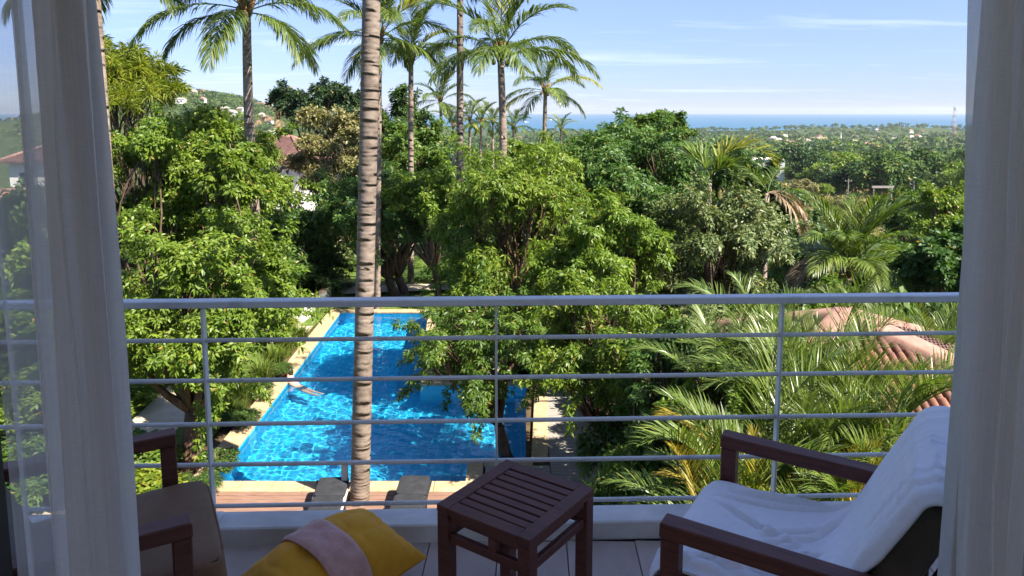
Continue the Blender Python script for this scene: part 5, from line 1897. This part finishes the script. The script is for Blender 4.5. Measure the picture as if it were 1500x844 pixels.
def woodland():
    r = np.random.default_rng(9)
    def scatter(n, lo, hi, b0, b1):
        Yd = lo * (hi / lo) ** r.random(n)
        x = r.uniform(b0, b1, n) * Yd
        return x, Yd
    xa, ya = scatter(1500, 430, 2330, -.34, .26)
    xd, yd = scatter(4300, 400, 2340, .22, .70)
    xa = np.r_[xa, xd]; ya = np.r_[ya, yd]
    xe, ye = scatter(900, 260, 1500, -1.0, -.34)
    xa = np.r_[xa, xe]; ya = np.r_[ya, ye]
    xb = r.normal(-400, 90, 2000); yb = r.normal(1020, 110, 2000)
    x = np.r_[xa, xb]; y = np.r_[ya, yb]
    keep = np.ones(len(x), bool)
    for ex, ey, ea, eb in ((250, 640, 45, 80), (470, 900, 70, 120), (330, 980, 60, 130), (760, 1350, 110, 170), (560, 1500, 90, 180)):
        keep &= ((x - ex) / ea) ** 2 + ((y - ey) / eb) ** 2 > 1
    x, y = x[keep], y[keep]
    n = len(x)
    z = ground_z(x, y)
    sc = r.uniform(.7, 1.6, n) * np.where((x < -180) & (y < 1400), .6, 1.0) * np.where(y > 2000, 1.15, np.where(y > 1500, .9, 1.0))
    per = 46
    d = unit(r.normal(size=(n, per, 3)))
    d[..., 2] = np.abs(d[..., 2]) * 1.0 - .25
    rad = r.uniform(.55, 1.0, (n, per, 1))
    bump_ = 1 + .25 * np.sin(d[..., :1] * 5 + r.uniform(0, 6, (n, 1, 1)))
    P = np.stack([x, y, z + 4.2 * sc], -1)[:, None] + d * rad * bump_ * sc[:, None, None] * np.array([4.6, 4.6, 3.7])
    D = unit(np.cross(d, r.normal(size=d.shape)) + .25 * r.normal(size=d.shape))
    S = unit(np.cross(D, d))
    L = (r.uniform(1.5, 2.6, (n, per)) * sc[:, None])
    V, F = leaf_quads(P.reshape(-1, 3), D.reshape(-1, 3), S.reshape(-1, 3), L.ravel(), L.ravel() * .75, .1, .1)
    stuff(link('distant_woodland', np_mesh('distant_woodland', V, [F], [LM[q] for q in ('far', 'far_b', 'mid', 'dark', 'olive', 'bright')], mat_idx=np.tile(np.repeat(r.choice(6, n, p=[.34, .26, .14, .14, .05, .07]), per), 2))))['label'] = 'wooded plain running down to the coast'
woodland()

# houses of the coastal village and of the hill, small and far
def far_house(x, y, w, d, h, rh, rz, rm, label, group, z=None):
    gz = float(ground_z(x, y)) - 1 if z is None else z
    label = valley_label(('pink', 'grey', 'brown')[[M_roofpink, M_roofgrey, M_rooftile].index(rm)] + ' roofed', 'small hill house' if 'hill' in group else 'small coast house', x, y, gz + 3)
    t = thing('village_house', label, 'house', (x, y, gz), rz, group)
    MB().box((0, 0, h / 2 + .5), (w, d, h + 1), 0).build('wall', M_white, t)
    m = MB()
    X_, Y_ = w / 2 + .5, d / 2 + .5
    z0, z1 = h + 1.02, h + 1 + rh
    m.add([(-X_, -Y_, z0), (X_, -Y_, z0), (X_, Y_, z0), (-X_, Y_, z0), (-X_ * .5, 0, z1), (X_ * .5, 0, z1)], [(0, 1, 5, 4), (1, 2, 5), (2, 3, 4, 5), (3, 0, 4), (3, 2, 1, 0)])
    m.build('roof', rm, t)
    for k in (-1, 1):
        MB().box((k * w * .22, -d / 2 - .05, h * .6 + .5), (w * .2, .1, h * .35)).build('window', M_pane, t)
rh_ = random.Random(3)
for k in range(20):
    Yd = rh_.uniform(950, 1900)
    x = rh_.uniform(.34, .55) * Yd
    far_house(x, Yd, rh_.uniform(8, 14), rh_.uniform(7, 10), rh_.uniform(4, 6), rh_.uniform(2, 4), rh_.uniform(-.5, .5), rh_.choice((M_roofpink, M_roofgrey, M_rooftile, M_roofgrey)), 'small pale house among trees near the coast', 'houses of the coastal village')
for k in range(22):
    bx = rh_.uniform(-.455, -.31)
    Yd = 1000 + rh_.uniform(-70, 60)
    x = bx * Yd
    far_house(x, Yd, rh_.uniform(7, 12), rh_.uniform(6, 9), rh_.uniform(3.5, 5.5), rh_.uniform(2, 3), rh_.uniform(-.4, .4), rh_.choice((M_roofpink, M_roofgrey, M_rooftile, M_roofgrey)), 'pale house with pinkish roof on the far left hill', 'houses on the far hill')

def spire():
    c = at(1232, 194, 1250)
    gz = float(ground_z(c.x, c.y))
    t = thing('white_spire', 'slender white spire among the coastal village houses', 'tower', (c.x, c.y, gz))
    hh = c.z - gz + 1
    MB().tube([(0, 0, 0), (0, 0, hh * .35)], [2.2, 1.9], 8).build('base', M_white, t)
    MB().tube([(0, 0, hh * .35), (0, 0, hh * .6), (0, 0, hh)], [1.7, 1.0, .12], 8).build('pinnacle', M_white, t)
spire()
def lattice():
    c = at(1399, 158, 1500)
    gz = float(ground_z(c.x, c.y))
    t = thing('radio_mast', 'red and white lattice radio mast on the coast beside the right curtain', 'mast', (c.x, c.y, gz))
    H = c.z - gz
    reds = surf('mast_red', (.34, .15, .13), (.42, .19, .16), 1, .6)
    whites = surf('mast_white', (.45, .45, .45), (.55, .55, .55), 1, .6)
    n = 9
    for k in range(n):
        z0, z1 = H * k / n, H * (k + 1) / n
        w0, w1 = 4.6 * (1 - .75 * k / n), 4.6 * (1 - .75 * (k + 1) / n)
        m = MB()
        for a in range(4):
            s0 = Vector(((-1, 1, 1, -1)[a], (-1, -1, 1, 1)[a], 0)); s1 = Vector(((-1, 1, 1, -1)[(a + 1) % 4], (-1, -1, 1, 1)[(a + 1) % 4], 0))
            m.bar(s0 * w0 + Vector((0, 0, z0)), s0 * w1 + Vector((0, 0, z1)), .4, .4)
            m.bar(s0 * w0 + Vector((0, 0, z0)), s1 * w1 + Vector((0, 0, z1)), .25, .25)
        m.build('mast_section', reds if k % 2 == 0 else whites, t)
    m = MB()
    m.box((0, 0, H + .6), (5.5, 5.5, 1.2)); m.tube([(0, 0, H), (0, 0, H + 7)], .4, 6)
    m.build('platform', whites, t)
lattice()

# gantry of pale posts and utility poles at the field
c0, c1, c2 = at(1303, 320, 150), at(1303, 274, 150), at(1277, 274, 150)
gz = float(ground_z(c0.x, c0.y)) - .3
M_post = surf('weathered_post', (.20, .19, .17), (.30, .28, .26), 4, .8, .2, .2)
t = thing('pole_gantry', 'pale goalpost shaped pole frame standing in the dry field', 'pole frame', (c0.x, c0.y, gz), 0)
hgt = c1.z - gz
MB().tube([(0, 0, 0), (0, 0, hgt)], .20, 7).build('post', M_post, t)
MB().tube([(c2.x - c1.x, 0, 0), (c2.x - c1.x, 0, hgt)], .13, 7).build('post', M_post, t)
MB().bar((c2.x - c1.x - .4, 0, hgt), (.4, 0, hgt), .35, .42).build('cross_beam', M_post, t)
for (px_, y1, y0, Yd, lab) in ((1339, 266, 318, 140, 'grey utility pole at the right edge of the dry field'), (1243, 262, 300, 165, 'thin utility pole with cross arm behind the short coconut palm')):
    p1 = at(px_, y1, Yd)
    gz = float(ground_z(p1.x, p1.y)) - .3
    t = thing('utility_pole', lab, 'pole', (p1.x, p1.y, gz))
    MB().tube([(0, 0, 0), (0, 0, p1.z - gz)], [.15, .11], 7).build('post', M_post, t)
    MB().bar((-.8, 0, p1.z - gz - .5), (.8, 0, p1.z - gz - .5), .07, .08).build('cross_arm', M_post, t)
    for k in (-.7, 0, .7):
        MB().tube([(k, 0, p1.z - gz - .46), (k, 0, p1.z - gz - .28)], .05, 6).build('insulator', M_pole, t)

# two little ships on the sea
for (px_, py_, Yd, lab) in ((810, 169, 5200, 'tiny white ship on the sea right of the small drooping palm'), (771, 171, 4200, 'tiny white boat on the sea left of the small drooping palm')):
    p = at(px_, 175, Yd)
    t = thing('ship', lab, 'ship', (p.x, Yd, -60), .3)
    k = 1.0 if px_ > 800 else .55
    m = MB()
    m.add([(-22 * k, -4 * k, 0), (20 * k, -4 * k, 0), (26 * k, 0, 0), (20 * k, 4 * k, 0), (-22 * k, 4 * k, 0), (-24 * k, -5 * k, 5 * k), (22 * k, -5 * k, 5 * k), (31 * k, 0, 6 * k), (22 * k, 5 * k, 5 * k), (-24 * k, 5 * k, 5 * k)],
          [(0, 1, 6, 5), (1, 2, 7, 6), (2, 3, 8, 7), (3, 4, 9, 8), (4, 0, 5, 9), (5, 6, 7, 8, 9)])
    m.build('hull', M_white, t)
    MB().box((-12 * k, 0, 9 * k), (14 * k, 8 * k, 8 * k)).build('superstructure', M_white, t)
    MB().tube([(4 * k, 0, 5 * k), (4 * k, 0, 20 * k)], .6 * k, 5).build('ship_mast', M_white, t)

# ------------------------------------------------------------------ air
HAZE = 0.00006
def haze():
    m = bpy.data.materials.new('air')
    m.use_nodes = True
    n = m.node_tree
    n.nodes.clear()
    out = n.nodes.new('ShaderNodeOutputMaterial')
    v = n.nodes.new('ShaderNodeVolumePrincipled')
    v.inputs['Color'].default_value = (.80, .88, 1.0, 1)
    v.inputs['Density'].default_value = HAZE
    v.inputs['Anisotropy'].default_value = .2
    n.links.new(v.outputs[0], out.inputs['Volume'])
    z0, z1 = -66, 62
    o = MB().box((0, 8000, (z0 + z1) / 2), (121000, 16300, z1 - z0)).build('haze', m)
    stuff(o)
haze()
